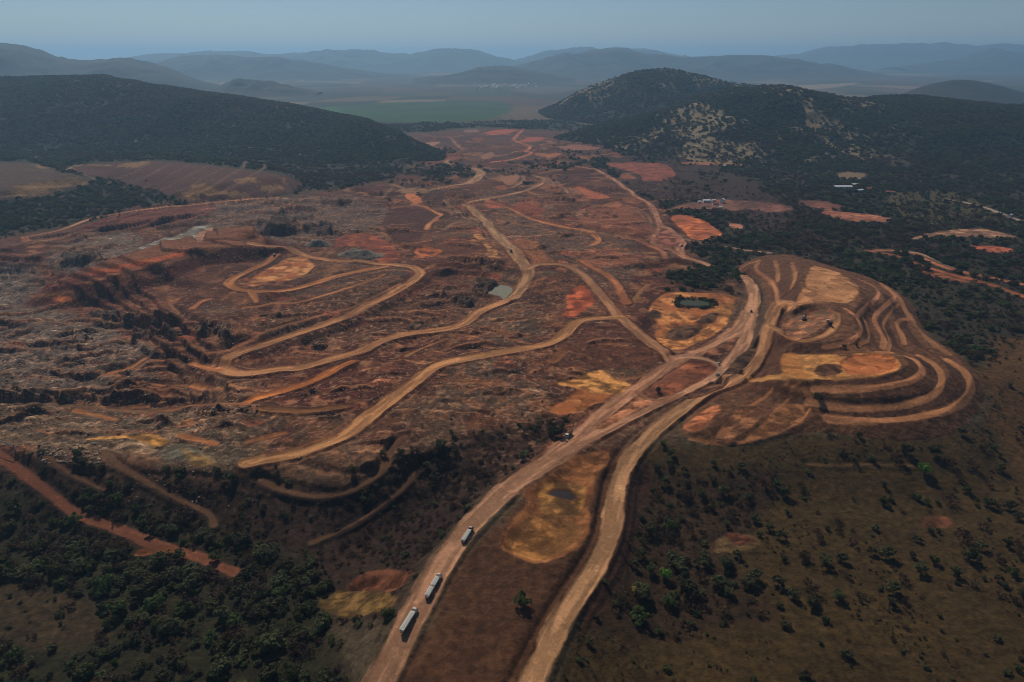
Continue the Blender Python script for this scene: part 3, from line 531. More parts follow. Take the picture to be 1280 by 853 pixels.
pad([(904, 470), (915, 455), (930, 440), (946, 438), (937, 456), (925, 469), (912, 474)], (84, 60, 46), 'traffic_island', dz=1.0); pad([(860, 501), (880, 487), (900, 481), (905, 486), (885, 497), (863, 504)], (98, 66, 48), 'traffic_island', dz=0.8); pad([(884, 441), (900, 432), (918, 423), (915, 436), (900, 444)], (126, 84, 62), 'traffic_island', dz=0.8)
pad([(855, 535), (872, 517), (895, 507), (897, 517), (880, 532), (872, 540)], (164, 104, 70)); pad([(892, 547), (917, 515), (947, 508), (950, 522), (922, 545), (905, 550)], (140, 98, 68), k=0.9); pad([(925, 552), (950, 530), (975, 512), (1000, 505), (1005, 520), (985, 538), (950, 550)], (150, 106, 70), k=0.85)
pad([(972, 484), (990, 478), (1010, 482), (1000, 492)], (150, 106, 72), flat=False); pad([(967, 395), (985, 382), (998, 372), (1008, 348), (1018, 335), (1045, 342), (1072, 358), (1073, 366), (1060, 378), (1035, 378), (1005, 380), (985, 390)], (178, 132, 92), c2=(164, 120, 84), swirl=0.25, flat=False)
pad([(977, 410), (985, 394), (1005, 384), (1033, 383), (1042, 391), (1040, 402), (1018, 416), (995, 421), (980, 418)], (150, 104, 76), c2=(120, 92, 72), dz=-1.6, wl2=8, steep=4)
road([(938, 476), (960, 473), (985, 472), (1012, 473)], 7, (190, 142, 88), 'dirt_track', flat=False)
pad([(986, 471), (976, 458), (982, 441), (1010, 443), (1040, 442), (1052, 446), (1062, 446), (1075, 442), (1110, 444), (1122, 452), (1120, 463), (1090, 470), (1060, 472), (1010, 474)], (190, 140, 84), c2=(176, 122, 70), swirl=0.3)
pad([(1052, 452), (1062, 445), (1090, 442), (1115, 446), (1122, 455), (1112, 464), (1085, 468), (1062, 467), (1054, 460)], (180, 112, 68), c2=(172, 116, 74), dz=-1.2, steep=3, swirl=0.22)
pad([(1016, 463), (1024, 456), (1040, 454), (1052, 460), (1046, 468), (1026, 469)], (92, 64, 46), flat=False)
pad([(812, 386), (831, 368), (879, 367), (907, 369), (919, 373), (914, 386), (907, 404), (894, 419), (883, 424), (851, 436), (832, 434), (818, 420), (824, 411), (818, 400)], (182, 126, 76), c2=(166, 106, 64))
for P in ([(832, 423), (842, 410), (870, 407), (879, 412), (859, 425)], [(870, 402), (883, 393), (898, 392), (892, 401), (877, 406)], [(810, 395), (816, 387), (827, 391), (826, 400)]):
    pad(P, (84, 62, 46), 'bare_earth_pad', dz=2.0, steep=8, cls=False)
pad([(676, 598), (713, 571), (756, 564), (760, 581), (745, 595), (741, 622), (733, 668), (719, 690), (676, 703), (641, 695), (626, 680), (635, 655), (655, 631), (657, 615)], (132, 86, 52), 'drained_basin', c2=(116, 72, 44), dz=-2.5, steep=9, swirl=0.3)
pad([(634, 676), (645, 652), (668, 640), (700, 642), (724, 652), (718, 676), (695, 694), (660, 694)], (150, 102, 56), 'drained_basin', c2=(112, 76, 44), flat=False, wl2=16, swirl=0.4, cls=False); pad([(672, 615), (680, 601), (700, 596), (728, 600), (733, 618), (720, 638), (690, 642), (674, 630)], (158, 112, 62), 'drained_basin', c2=(110, 78, 46), flat=False, wl2=14, swirl=0.4, cls=False)
pad([(430, 739), (454, 719), (490, 714), (513, 718), (501, 736), (460, 741)], (98, 60, 42), 'drained_basin', dz=-5, steep=9); pad([(400, 745), (440, 737), (490, 743), (480, 765), (410, 770)], (110, 84, 46), flat=False, k=0.8); pad([(165, 545), (190, 543), (212, 550), (195, 559), (160, 550), (110, 549)], (178, 132, 72)); pad([(197, 567), (225, 555), (250, 562), (240, 577), (212, 575)], (112, 108, 92), 'spoil_heap', k=0.9, dz=2.5, steep=10)
pad([(225, 560), (240, 566), (268, 578), (240, 582)], (140, 112, 66), flat=False, k=0.8)
pad([(1165, 655), (1180, 648), (1190, 655), (1175, 662)], (84, 52, 38), flat=False, k=0.8); pad([(1145, 655), (1168, 646), (1186, 650), (1178, 664)], (92, 58, 42), flat=False, k=0.7); pad([(885, 688), (905, 668), (945, 672), (950, 684), (915, 692)], (92, 72, 46), flat=False, k=0.75)
pad([(905, 668), (925, 668), (945, 676), (925, 682)], (96, 48, 36), flat=False, k=0.7)
HREF = None
# ponds: hollow in the sheet, water laid in later
PONDS = []
def hollow(pts, depth, shore, label, matkey, name='pond'):
    xy = unproj(catmull(pts, True, 5)); w, sd = poly_sd(xy, 14)
    zc = float(np.mean(sample(Hg, xy[:, 0], xy[:, 1])))
    m = sstep(-7, 0, sd); Hg[w] = Hg[w] * (1 - m) + zc * m
    Hg[w] -= depth * sstep(-1, 4, sd); ROUGH[w] *= 1 - sstep(-6, 0, sd); FOR[w] *= 1 - sstep(-3, 0, sd)
    paint(w, sstep(-3, 0.5, sd + wob(w, 2, 8, 2)) * 0.85, shore)
    PONDS.append((xy, zc - depth * 0.35, name, matkey))
hollow([(846, 379), (849, 373), (862, 373), (880, 374), (890, 377), (890, 383), (879, 385), (860, 385), (849, 383)], 1.6, (60, 56, 36), 'g', 'green')
hollow([(609, 368), (620, 357), (641, 357), (636, 366), (628, 373), (615, 371)], 1.6, (120, 92, 70), 's', 'silt')
hollow([(684, 616), (692, 612), (705, 612), (713, 614), (720, 621), (716, 626), (704, 623), (690, 619)], 1.4, (70, 44, 28), 'd', 'dark')
# grass patches on the old mounds at upper left
for P in ([(20, 236), (60, 228), (100, 226), (80, 234), (20, 246)], [(225, 243), (235, 238), (248, 246), (236, 249)], [(242, 232), (256, 231), (262, 237), (250, 240)], [(270, 242), (295, 238), (310, 244), (280, 249)], [(325, 234), (345, 231), (352, 236), (330, 239)], [(296, 226), (312, 222), (316, 229), (300, 230)], [(150, 206), (185, 202), (170, 210)], [(42, 205), (56, 209), (52, 213)], [(350, 220), (360, 225), (352, 227)]):
    pad(P, (146, 112, 70), 'dry_grass', flat=False, k=0.6, wamp=14, cls=False, edge=10)
# rock outcrops in the pit: rougher, higher, shade of cliffs and hollows painted in
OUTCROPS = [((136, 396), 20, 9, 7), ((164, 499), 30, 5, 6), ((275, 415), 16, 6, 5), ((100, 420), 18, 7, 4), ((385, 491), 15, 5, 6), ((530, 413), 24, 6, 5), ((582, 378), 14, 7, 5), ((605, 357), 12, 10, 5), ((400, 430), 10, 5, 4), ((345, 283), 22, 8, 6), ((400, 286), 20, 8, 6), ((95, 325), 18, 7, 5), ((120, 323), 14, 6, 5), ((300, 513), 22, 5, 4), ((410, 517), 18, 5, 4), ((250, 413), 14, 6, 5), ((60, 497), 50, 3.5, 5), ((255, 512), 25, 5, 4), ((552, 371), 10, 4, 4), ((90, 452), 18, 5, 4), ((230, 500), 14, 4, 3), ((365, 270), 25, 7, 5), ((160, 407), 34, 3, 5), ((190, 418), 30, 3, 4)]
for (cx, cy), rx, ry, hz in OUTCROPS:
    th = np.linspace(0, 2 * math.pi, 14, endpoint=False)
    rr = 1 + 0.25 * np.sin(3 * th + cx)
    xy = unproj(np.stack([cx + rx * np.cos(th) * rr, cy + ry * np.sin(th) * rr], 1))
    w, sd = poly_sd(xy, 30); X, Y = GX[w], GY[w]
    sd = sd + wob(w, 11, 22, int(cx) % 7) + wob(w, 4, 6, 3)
    m = (CLS[w] == 0) * sstep(4, 20, ROADD[w])
    t = np.clip((Y - xy[:, 1].min()) / (np.ptp(xy[:, 1]) + 1), 0, 1)
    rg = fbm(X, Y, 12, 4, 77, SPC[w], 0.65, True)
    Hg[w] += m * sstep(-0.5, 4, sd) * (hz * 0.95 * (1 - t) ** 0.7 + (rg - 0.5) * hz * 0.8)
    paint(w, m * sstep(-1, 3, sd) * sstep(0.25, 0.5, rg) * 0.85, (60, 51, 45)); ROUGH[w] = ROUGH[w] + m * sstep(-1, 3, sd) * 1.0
# ---- step 6: fields of the far plain --------------------------------------
far = sstep(2700, 3600, GY)
cellx = np.floor(GX / 420 + vnoise(GX / 900, GY / 900, 4) * 1.5); celly = np.floor(GY / 700 + vnoise(GX / 800, GY / 1400, 5) * 1.5)
hsh = _T[(celly.astype(int) * 31 + 7) & 255, (cellx.astype(int) * 17 + 3) & 255]
pal = np.array([lin(c) for c in ((76, 74, 58), (92, 78, 62), (60, 66, 48), (52, 56, 46), (80, 66, 56), (112, 96, 76), (56, 60, 48), (68, 62, 52))])
fc = pal[(hsh * 7.99).astype(int)] * (0.75 + 0.5 * n4)[..., None]
ALB[:] = ALB * (1 - far[..., None]) + fc * far[..., None]
FOR *= 1 - far
pad([(380, 140), (440, 131), (540, 127), (615, 127), (640, 136), (610, 149), (540, 153), (470, 156), (440, 150)], (50, 78, 46), 'green_field', flat=False, wamp=25, c2=(44, 68, 44), wl2=160, swirl=0.15, edge=30)
pad([(395, 137), (420, 134), (432, 145), (405, 146)], (56, 92, 56), 'green_field', flat=False, wamp=20)
pad([(990, 108), (1040, 105), (1075, 104), (1040, 110), (1005, 112)], (130, 112, 94), 'crop_field', flat=False, edge=40); pad([(640, 112), (690, 108), (720, 112), (680, 118)], (84, 78, 64), 'crop_field', flat=False, edge=40)
zone([(430, 152), (560, 154), (700, 150), (720, 165), (600, 160), (500, 168), (420, 168)], (50, 52, 42), 60, 40, 120, 0.8, forest=0.6)
# ---- step 7: surface roughness -------------------------------------------
nearf = sstep(3000, 2200, GY)
rid = fbm(GX, GY, 34, 5, 101, SPC, 0.62, True) - 0.55
sm = fbm(GX, GY, 8, 4, 111, SPC, 0.72) - 0.5
ledge = fbm(GX, GY, 46, 4, 105, SPC, 0.55) * 16
lf = ledge / 2.6 - np.floor(ledge / 2.6)
ledge = (np.floor(ledge / 2.6) + sstep(0.55, 0.95, lf)) * 2.6 - 8
rock = np.clip(ROUGH - 0.9, 0, 1.6) / 1.6
Hg += nearf * (ROUGH * (rid * 3.4 * mine + rid * 1.5 * (1 - mine)) + np.clip(ROUGH, 0, 1.6) * sm * 2.3 + rock * mine * ledge * 0.8)
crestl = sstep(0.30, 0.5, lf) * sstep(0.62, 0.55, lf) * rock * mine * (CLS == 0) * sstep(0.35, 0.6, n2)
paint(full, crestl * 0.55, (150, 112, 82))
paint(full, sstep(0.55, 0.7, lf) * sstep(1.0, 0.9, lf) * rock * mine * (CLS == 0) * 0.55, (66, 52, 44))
# loose lighter and darker soil everywhere
v = (0.45 + 1.1 * fbm(GX, GY, 12, 5, 121, SPC, 0.8))[..., None]; v = 1 + (v - 1) * np.where(CLS == 0, 1.0, 0.4)[..., None]
ALB *= v
spk = fbm(GX, GY, 4.5, 2, 131, SPC)
sk = sstep(0.66, 0.75, spk) * (CLS == 0) * mine * np.clip(ROUGH, 0, 1.3) * 0.6
ALB[:] = ALB * (1 - sk[..., None]) + lin((156, 124, 98)) * sk[..., None]
ALB *= np.array([1.0, 0.96, 0.86]) * (1 - mine[..., None]) + np.array([0.98, 0.85, 0.74]) * mine[..., None]; ALB[:] = np.clip(ALB, 0.004, 0.8)

# ------------------------------------------------------------------ materials
def mat_new(name):
    m = bpy.data.materials.new(name); m.use_nodes = True
    return m, m.node_tree.nodes, m.node_tree.links, m.node_tree.nodes['Principled BSDF']
def earth_mat(name, sc1, amt, bump, rough=0.95):
    m, N, L, b = mat_new(name)
    at = N.new('ShaderNodeAttribute'); at.attribute_name = 'soil'
    tc = N.new('ShaderNodeNewGeometry')
    n = N.new('ShaderNodeTexNoise'); n.inputs['Scale'].default_value = sc1; n.inputs['Detail'].default_value = 6; n.inputs['Roughness'].default_value = 0.65
    L.new(tc.outputs['Position'], n.inputs['Vector'])
    mr = N.new('ShaderNodeMapRange'); mr.inputs[1].default_value = 0.25; mr.inputs[2].default_value = 0.75; mr.inputs[3].default_value = 1 - amt; mr.inputs[4].default_value = 1 + amt
    L.new(n.outputs[0], mr.inputs[0])
    mx = N.new('ShaderNodeVectorMath'); mx.operation = 'SCALE'
    L.new(at.outputs['Color'], mx.inputs[0]); L.new(mr.outputs[0], mx.inputs['Scale'])
    last = mx.outputs[0]
    for fs, lo_, hi_, gain, add, st in ((0.15, 0.585, 0.615, 1.7, (0.06, 0.036, 0.02), 0.9), (0.42, 0.60, 0.635, 1.8, (0.07, 0.045, 0.03), 0.9), (0.8, 0.62, 0.68, 0.35, (0, 0, 0), 0.9), (0.12, 0.585, 0.63, 0.40, (0, 0, 0), 0.85), (0.33, 0.59, 0.64, 0.36, (0, 0, 0), 0.7)):
        fn = N.new('ShaderNodeTexNoise'); fn.inputs['Scale'].default_value = fs; fn.inputs['Detail'].default_value = 5; fn.inputs['Roughness'].default_value = 0.62
        of = N.new('ShaderNodeVectorMath'); of.operation = 'ADD'; of.inputs[1].default_value = (fs * 997, gain * 313, 0); L.new(tc.outputs['Position'], of.inputs[0]); L.new(of.outputs[0], fn.inputs['Vector'])
        fr = N.new('ShaderNodeMapRange'); fr.inputs[1].default_value = lo_; fr.inputs[2].default_value = hi_; fr.inputs[4].default_value = st; L.new(fn.outputs[0], fr.inputs[0])
        fm = N.new('ShaderNodeMath'); fm.operation = 'MULTIPLY'; L.new(fr.outputs[0], fm.inputs[0]); L.new(at.outputs['Alpha'], fm.inputs[1])
        ma = N.new('ShaderNodeVectorMath'); ma.operation = 'MULTIPLY_ADD'; ma.inputs[1].default_value = (gain,) * 3; ma.inputs[2].default_value = add; L.new(last, ma.inputs[0])
        mi = N.new('ShaderNodeMix'); mi.data_type = 'VECTOR'; L.new(fm.outputs[0], mi.inputs[0]); L.new(last, mi.inputs[4]); L.new(ma.outputs[0], mi.inputs[5]); last = mi.outputs[1]
    L.new(last, b.inputs['Base Color'])
    b.inputs['Roughness'].default_value = rough; b.inputs['Specular IOR Level'].default_value = 0.12
    bp = N.new('ShaderNodeBump'); bp.inputs['Strength'].default_value = bump; bp.inputs['Distance'].default_value = 1.6
    L.new(n.outputs[0], bp.inputs['Height']); L.new(bp.outputs[0], b.inputs['Normal'])
    return m
M_EARTH = earth_mat('mine_soil', 0.22, 0.62, 1.0)
M_ROAD = earth_mat('road_dirt', 0.5, 0.18, 0.25)
M_PAD = earth_mat('pad_soil', 0.4, 0.25, 0.4)
M_HILL = earth_mat('hill_soil', 0.06, 0.35, 0.6)
def plain(name, c, rough=0.6, metal=0.0, var=0.12, scale=3.0, spec=0.4):
    m, N, L, b = mat_new(name)
    tc = N.new('ShaderNodeTexCoord'); n = N.new('ShaderNodeTexNoise'); n.inputs['Scale'].default_value = scale; n.inputs['Detail'].default_value = 5
    L.new(tc.outputs['Object'], n.inputs['Vector'])
    r = N.new('ShaderNodeValToRGB'); cc = lin(c)
    r.color_ramp.elements[0].position = 0.3; r.color_ramp.elements[1].position = 0.7
    r.color_ramp.elements[0].color = (*(cc * (1 - var)), 1); r.color_ramp.elements[1].color = (*np.minimum(cc * (1 + var), 0.9), 1)
    L.new(n.outputs[0], r.inputs[0]); L.new(r.outputs[0], b.inputs['Base Color'])
    b.inputs['Roughness'].default_value = rough; b.inputs['Metallic'].default_value = metal; b.inputs['Specular IOR Level'].default_value = spec
    return m
def mesh_np(name, V, Fq, colr=None, mat=None, smooth=True):
    me = bpy.data.meshes.new(name)
    nv, nf = len(V), len(Fq); k = Fq.shape[1]
    me.vertices.add(nv); me.vertices.foreach_set('co', np.ascontiguousarray(V, np.float32).ravel())
    me.loops.add(nf * k); me.loops.foreach_set('vertex_index', np.ascontiguousarray(Fq, np.int32).ravel())
    me.polygons.add(nf); me.polygons.foreach_set('loop_start', np.arange(0, nf * k, k, dtype=np.int32))
    me.polygons.foreach_set('use_smooth', np.full(nf, smooth))
    if colr is not None:
        a = me.attributes.new('soil', 'FLOAT_COLOR', 'POINT')
        a.data.foreach_set('color', (colr if colr.shape[1] == 4 else np.c_[colr, np.zeros(nv)]).astype(np.float32).ravel())
    me.update(calc_edges=True)
    if mat is not None: me.materials.append(mat)
    return me
def link(name, me, kind=None, parent=None, label=None, cat=None, group=None):
    o = bpy.data.objects.new(name, me); col.objects.link(o)
    if parent is not None: o.parent = parent
    if kind: o['kind'] = kind
    if label: o['label'] = label
    if cat: o['category'] = cat
    if group: o['group'] = group
    return o
# ------------------------------------------------------------------ terrain objects: the sheet split along roads and pads
Vall = np.stack([GX, GY, Hg], -1).reshape(-1, 3); Call = np.c_[ALB.reshape(-1, 3), (np.clip(ROUGH, 0, 1.5) / 1.5 * (0.35 + 0.65 * mine) * (CLS == 0) * nearf + 0.30 * (CLS > 0) * nearf).reshape(-1)]
ii = (np.arange(NR - 1)[:, None] * NC + np.arange(NC - 1)[None, :])
FQ = np.stack([ii, ii + 1, ii + NC + 1, ii + NC], -1).reshape(-1, 4)
FC = CLS[:-1, :-1].ravel()
order = np.argsort(FC, kind='stable'); FCs = FC[order]
bounds = np.searchsorted(FCs, np.arange(len(ROADS) + 2))
for k in range(len(ROADS) + 1):
    fi = order[bounds[k]:bounds[k + 1]]
    if len(fi) == 0: continue
    F = FQ[fi]; u, inv = np.unique(F, return_inverse=True)
    nm = 'ground' if k == 0 else ROADS[k - 1]
    mt = M_EARTH if k == 0 else (M_ROAD if ('road' in nm or 'track' in nm or 'path' in nm) else M_PAD)
    link(nm, mesh_np(nm, Vall[u], inv.reshape(-1, 4), Call[u], mt), 'structure')
def zat(X, Y): return sample(Hg, np.asarray(X, float), np.asarray(Y, float))
def spot(px, py):
    xy = unproj([(px, py)])[0]; return float(xy[0]), float(xy[1]), float(zat(xy[:1], xy[1:])[0])
# ------------------------------------------------------------------ water
def water_mat(name, c, rough):
    m, N, L, b = mat_new(name); b.inputs['Base Color'].default_value = (*lin(c), 1); b.inputs['Roughness'].default_value = rough; b.inputs['Specular IOR Level'].default_value = 0.25
    n = N.new('ShaderNodeTexNoise'); n.inputs['Scale'].default_value = 0.8; tc = N.new('ShaderNodeTexCoord'); L.new(tc.outputs['Object'], n.inputs['Vector'])
    bp = N.new('ShaderNodeBump'); bp.inputs['Strength'].default_value = 0.08; L.new(n.outputs[0], bp.inputs['Height']); L.new(bp.outputs[0], b.inputs['Normal'])
    r = N.new('ShaderNodeValToRGB'); r.color_ramp.elements[0].color = (*(lin(c) * 0.7), 1); r.color_ramp.elements[1].color = (*(lin(c) * 1.25), 1)
    n2 = N.new('ShaderNodeTexNoise'); n2.inputs['Scale'].default_value = 0.12; L.new(tc.outputs['Object'], n2.inputs['Vector']); L.new(n2.outputs[0], r.inputs[0]); L.new(r.outputs[0], b.inputs['Base Color'])
    return m
WM = {'green': water_mat('algae_water', (52, 54, 30), 0.6), 'silt': water_mat('silt_water', (120, 116, 98), 0.8), 'dark': water_mat('muddy_water', (40, 26, 18), 0.3)}
for xy, z, nm, key in PONDS:
    c = xy.mean(0); V = [(c[0], c[1], z)] + [(x, y, z) for x, y in (xy - c) * 1.02 + c]
    n = len(xy); F = np.array([(0, 1 + i, 1 + (i + 1) % n) for i in range(n)])
    link(nm, mesh_np(nm, np.array(V), F, None, WM[key]), 'structure')
# ------------------------------------------------------------------ hills and mountains
HILLS = {}
def hill(key, name, crest, nf, nb, base=-14, back=1.0, spur=0.25, wlen=320, floor=(46, 44, 33), dry=None, step=2.0, forest=0.0, prof=1.25):
    cr = np.array(crest, float)
    cr = catmull([c for c in cr], False, 8)
    xs = np.arange(cr[0, 0], cr[-1, 0], step)
    py = np.interp(xs, cr[:, 0], cr[:, 1]); Yc = np.interp(xs, cr[:, 0], cr[:, 2]); Yf = np.interp(xs, cr[:, 0], cr[:, 3])
    X, _, Z = at_dist(xs, py, Yc)
    if step > 2.5: Z = Z + (fbm(X, X * 0 + 5, wlen * 0.5, 5, 77, None, 0.6) - 0.5) * (Z - base) * 0.3
    Z = np.maximum(Z, base + 1)
    t = np.r_[-np.linspace(1, 0, nb + 1)[:-1] ** 1.0, np.linspace(0, 1, nf + 1)]
    T = t[:, None]
    Yp = np.where(T >= 0, Yc[None] - (Yc - Yf)[None] * T, Yc[None] - (Yc - Yf)[None] * T * back)
    Xp = np.repeat(X[None], len(t), 0) * (Yp / Yc[None]) ** 0.5
    a = np.abs(T)
    hgt = (Z - base)[None]
    g = fbm(Xp + 999, Yp, wlen, 5, 141, None, 0.5, True)
    g2 = fbm(Xp, Yp, wlen * 2.2, 3, 151)
    pr = (0.5 + 0.5 * np.cos(np.pi * np.clip(a, 0, 1))) ** prof
    pr = np.maximum(pr, (1 - a) ** 1.8 * 0.9)
    Zp = base + hgt * np.clip(pr * (1 + (g - 0.62) * spur * 4 * np.sin(np.pi * np.clip(a, 0, 1)) + (g2 - 0.5) * spur * 3 * np.sin(np.pi * np.clip(a, 0, 1))), -0.02, 1.15)
    Zp = np.where(a == 0, Z[None], Zp)
    C = np.repeat(np.repeat(lin(floor)[None, None], Zp.shape[0], 0), Zp.shape[1], 1)
    C = C * (0.6 + 0.8 * fbm(Xp, Yp, wlen * 0.35, 5, 161))[..., None]
    dm = np.zeros(Zp.shape)
    if dry is not None:
        dm = dry(Xp, Yp, T)
        C = C * (1 - dm[..., None]) + lin((126, 108, 78)) * (0.75 + 0.5 * fbm(Xp, Yp, 40, 4, 171))[..., None] * dm[..., None]
    R, S = Zp.shape
    ii = (np.arange(R - 1)[:, None] * S + np.arange(S - 1)[None]); F = np.stack([ii, ii + S, ii + S + 1, ii + 1], -1).reshape(-1, 4)
    P = np.stack([Xp, Yp, Zp], -1)
    link(name, mesh_np(name, P.reshape(-1, 3), F, C.reshape(-1, 3), M_HILL), 'structure')
    HILLS[key] = (P, dm)
    return P
def dry_left(X, Y, T): return sstep(0.63, 0.68, fbm(X, Y, 160, 4, 183)) * 0.4
def dry_right(X, Y, T):
    u = X / Y
    band = sstep(0.08, 0.2, u) * sstep(0.60, 0.45, u)
    n = fbm(X, Y, 150, 5, 181, None, 0.62)
    return sstep(0.45, 0.53, n) * band * 0.9
def dry_mid(X, Y, T):
    return sstep(0.56, 0.62, fbm(X, Y, 220, 4, 191)) * sstep(0.0, 0.08, X / Y) * 0.7
hill('left', 'hill', [(-260, 104, 2900, 1850), (-100, 99, 2900, 1850), (0, 98, 2850, 1850), (95, 96, 2800, 1820), (150, 101, 2750, 1800), (230, 114, 2650, 1780), (300, 123, 2600, 1740), (370, 133, 2500, 1680), (430, 146, 2350, 1650), (480, 160, 2200, 1700), (530, 184, 2050, 1780), (575, 206, 1950, 1860)], 150, 30, spur=0.17, dry=dry_left, wlen=300)
hill('right', 'hill', [(690, 176, 2350, 2150), (740, 163, 2380, 2000), (790, 149, 2420, 1880), (840, 136, 2450, 1760), (890, 124, 2450, 1640), (940, 118, 2450, 1550), (985, 113, 2450, 1480), (1030, 121, 2450, 1440), (1080, 126, 2450, 1420), (1160, 128, 2450, 1380), (1280, 134, 2420, 1330), (1500, 126, 2400, 1250)], 150, 30, spur=0.22, dry=dry_right, wlen=300)
hill('mid', 'hill', [(640, 156, 3600, 3300), (690, 134, 3500, 2950), (723, 115, 3450, 2800), (756, 102, 3400, 2700), (790, 91, 3400, 2650), (815, 87, 3400, 2620), (840, 87, 3400, 2600), (862, 92, 3400, 2600), (900, 101, 3400, 2620), (950, 109, 3400, 2640), (1010, 118, 3350, 2650), (1090, 132, 3300, 2700)], 90, 20, spur=0.24, dry=dry_mid, wlen=330)
hill('knoll', 'hill', [(1070, 140, 4600, 4000), (1120, 126, 4600, 3950), (1165, 107, 4600, 3900), (1205, 100, 4600, 3900), (1245, 106, 4600, 3900), (1285, 117, 4600, 3950), (1360, 134, 4600, 4000)], 60, 16, spur=0.15, wlen=500)
MTN = [
 ('a', [(-300, 52, 6200, 4400), (-100, 58, 6200, 4500), (0, 63, 6200, 4600), (35, 68, 6200, 4700), (55, 75, 6200, 4750), (90, 76, 6100, 4800), (125, 77, 6100, 4800), (165, 81, 6000, 4850), (205, 90, 5900, 4900), (250, 103, 5800, 5000), (300, 113, 5700, 5100), (350, 122, 5600, 5200)], (52, 52, 42)),
 ('b', [(240, 118, 5300, 4800), (270, 110, 5300, 4800), (288, 101, 5300, 4750), (312, 99, 5300, 4750), (338, 102, 5300, 4750), (362, 108, 5300, 4800), (400, 116, 5300, 4850)], (60, 56, 44)),
 ('c', [(130, 96, 10000, 8200), (170, 86, 10000, 8200), (205, 76, 10000, 8200), (240, 70, 10000, 8200), (290, 69, 10000, 8200), (345, 72, 10000, 8200), (400, 80, 10000, 8300), (450, 88, 10000, 8400), (520, 96, 10000, 8600)], (54, 56, 46)),
 ('d', [(90, 84, 15000, 12500), (145, 76, 15000, 12500), (195, 68, 15000, 12500), (250, 66, 15000, 12500), (300, 64, 15000, 12500), (355, 67, 15000, 12500), (420, 64, 15000, 12500), (455, 64, 15000, 12500), (490, 68, 15000, 12500), (525, 67, 15000, 12500), (560, 64, 15000, 12500), (598, 66, 15000, 12500), (628, 74, 15000, 12700), (670, 84, 15000, 13000)], (56, 58, 48)),
 ('e', [(520, 98, 8000, 7000), (570, 92, 8000, 6900), (600, 85, 8000, 6900), (625, 84, 8000, 6900), (660, 90, 8000, 6900), (720, 98, 8000, 7000)], (58, 56, 46)),
 ('f', [(610, 94, 10500, 8600), (650, 82, 10500, 8500), (690, 72, 10500, 8400), (725, 66, 10500, 8400), (765, 63, 10500, 8400), (800, 64, 10500, 8400), (850, 71, 10500, 8400), (895, 70, 10500, 8400), (940, 68, 10500, 8500), (985, 74, 10500, 8600), (1040, 83, 10500, 8800), (1100, 92, 10500, 9200)], (56, 56, 46)),
 ('g', [(630, 80, 16500, 14500), (665, 70, 16500, 14500), (705, 63, 16500, 14500), (750, 62, 16500, 14500), (800, 63, 16500, 14500), (860, 72, 16500, 14500), (910, 80, 16500, 14600)], (56, 58, 48)),
 ('h', [(930, 78, 18000, 15500), (985, 69, 18000, 15500), (1030, 63, 18000, 15500), (1085, 58, 18000, 15500), (1130, 55, 18000, 15500), (1172, 53, 18000, 15500), (1210, 56, 18000, 15500), (1255, 54, 18000, 15500), (1320, 58, 18000, 15500), (1480, 66, 18000, 15500)], (56, 58, 48)),
 ('i', [(1120, 84, 13500, 11500), (1170, 77, 13500, 11500), (1205, 71, 13500, 11500), (1232, 62, 13500, 11500), (1252, 61, 13500, 11500), (1285, 66, 13500, 11500), (1340, 68, 13500, 11500), (1450, 78, 13500, 11600)], (56, 58, 48))]
for key, cr, fl in MTN:
    hill(key, 'mountain_range', cr, 60, 10, base=-10, spur=0.4, wlen=(cr[0][2] - cr[0][3]) * 0.5, floor=fl, step=3.0)
# ------------------------------------------------------------------ trees
def leaf_mat(name, c, var=0.35, tr=0.42):
    m, N, L, b = mat_new(name)
    at = N.new('ShaderNodeAttribute'); at.attribute_name = 'leaf'
    oi = N.new('ShaderNodeObjectInfo')
    hv = N.new('ShaderNodeHueSaturation'); hv.inputs['Color'].default_value = (*lin(c), 1)
    m1 = N.new('ShaderNodeMapRange'); m1.inputs[3].default_value = 1 - var; m1.inputs[4].default_value = 1 + var; L.new(at.outputs['Fac'], m1.inputs[0])
    m2 = N.new('ShaderNodeMapRange'); m2.inputs[3].default_value = 0.55; m2.inputs[4].default_value = 1.35; L.new(oi.outputs['Random'], m2.inputs[0])
    m3 = N.new('ShaderNodeMapRange'); m3.inputs[3].default_value = 0.47; m3.inputs[4].default_value = 0.53; L.new(oi.outputs['Random'], m3.inputs[0]); L.new(m3.outputs[0], hv.inputs['Hue'])
    mu = N.new('ShaderNodeMath'); mu.operation = 'MULTIPLY'; L.new(m1.outputs[0], mu.inputs[0]); L.new(m2.outputs[0], mu.inputs[1]); L.new(mu.outputs[0], hv.inputs['Value'])
    L.new(hv.outputs[0], b.inputs['Base Color']); b.inputs['Roughness'].default_value = 0.7; b.inputs['Specular IOR Level'].default_value = 0.15
    tn = N.new('ShaderNodeBsdfTranslucent'); L.new(hv.outputs[0], tn.inputs[0])
    ms = N.new('ShaderNodeMixShader'); ms.inputs[0].default_value = tr
    out = N['Material Output']; L.new(b.outputs[0], ms.inputs[1]); L.new(tn.outputs[0], ms.inputs[2]); L.new(ms.outputs[0], out.inputs[0])
    return m
LM = {'dark': leaf_mat('leaf_dark_green', (80, 80, 48)), 'green': leaf_mat('leaf_green', (78, 86, 44)), 'bright': leaf_mat('leaf_bright_green', (92, 114, 42)), 'dry': leaf_mat('leaf_dry_brown', (80, 60, 42)), 'straw': leaf_mat('leaf_straw', (150, 118, 72)), 'purple': leaf_mat('twigs_purple_brown', (60, 42, 38))}
M_BARK = plain('bark', (78, 62, 50), 0.9, scale=6, spec=0.1)
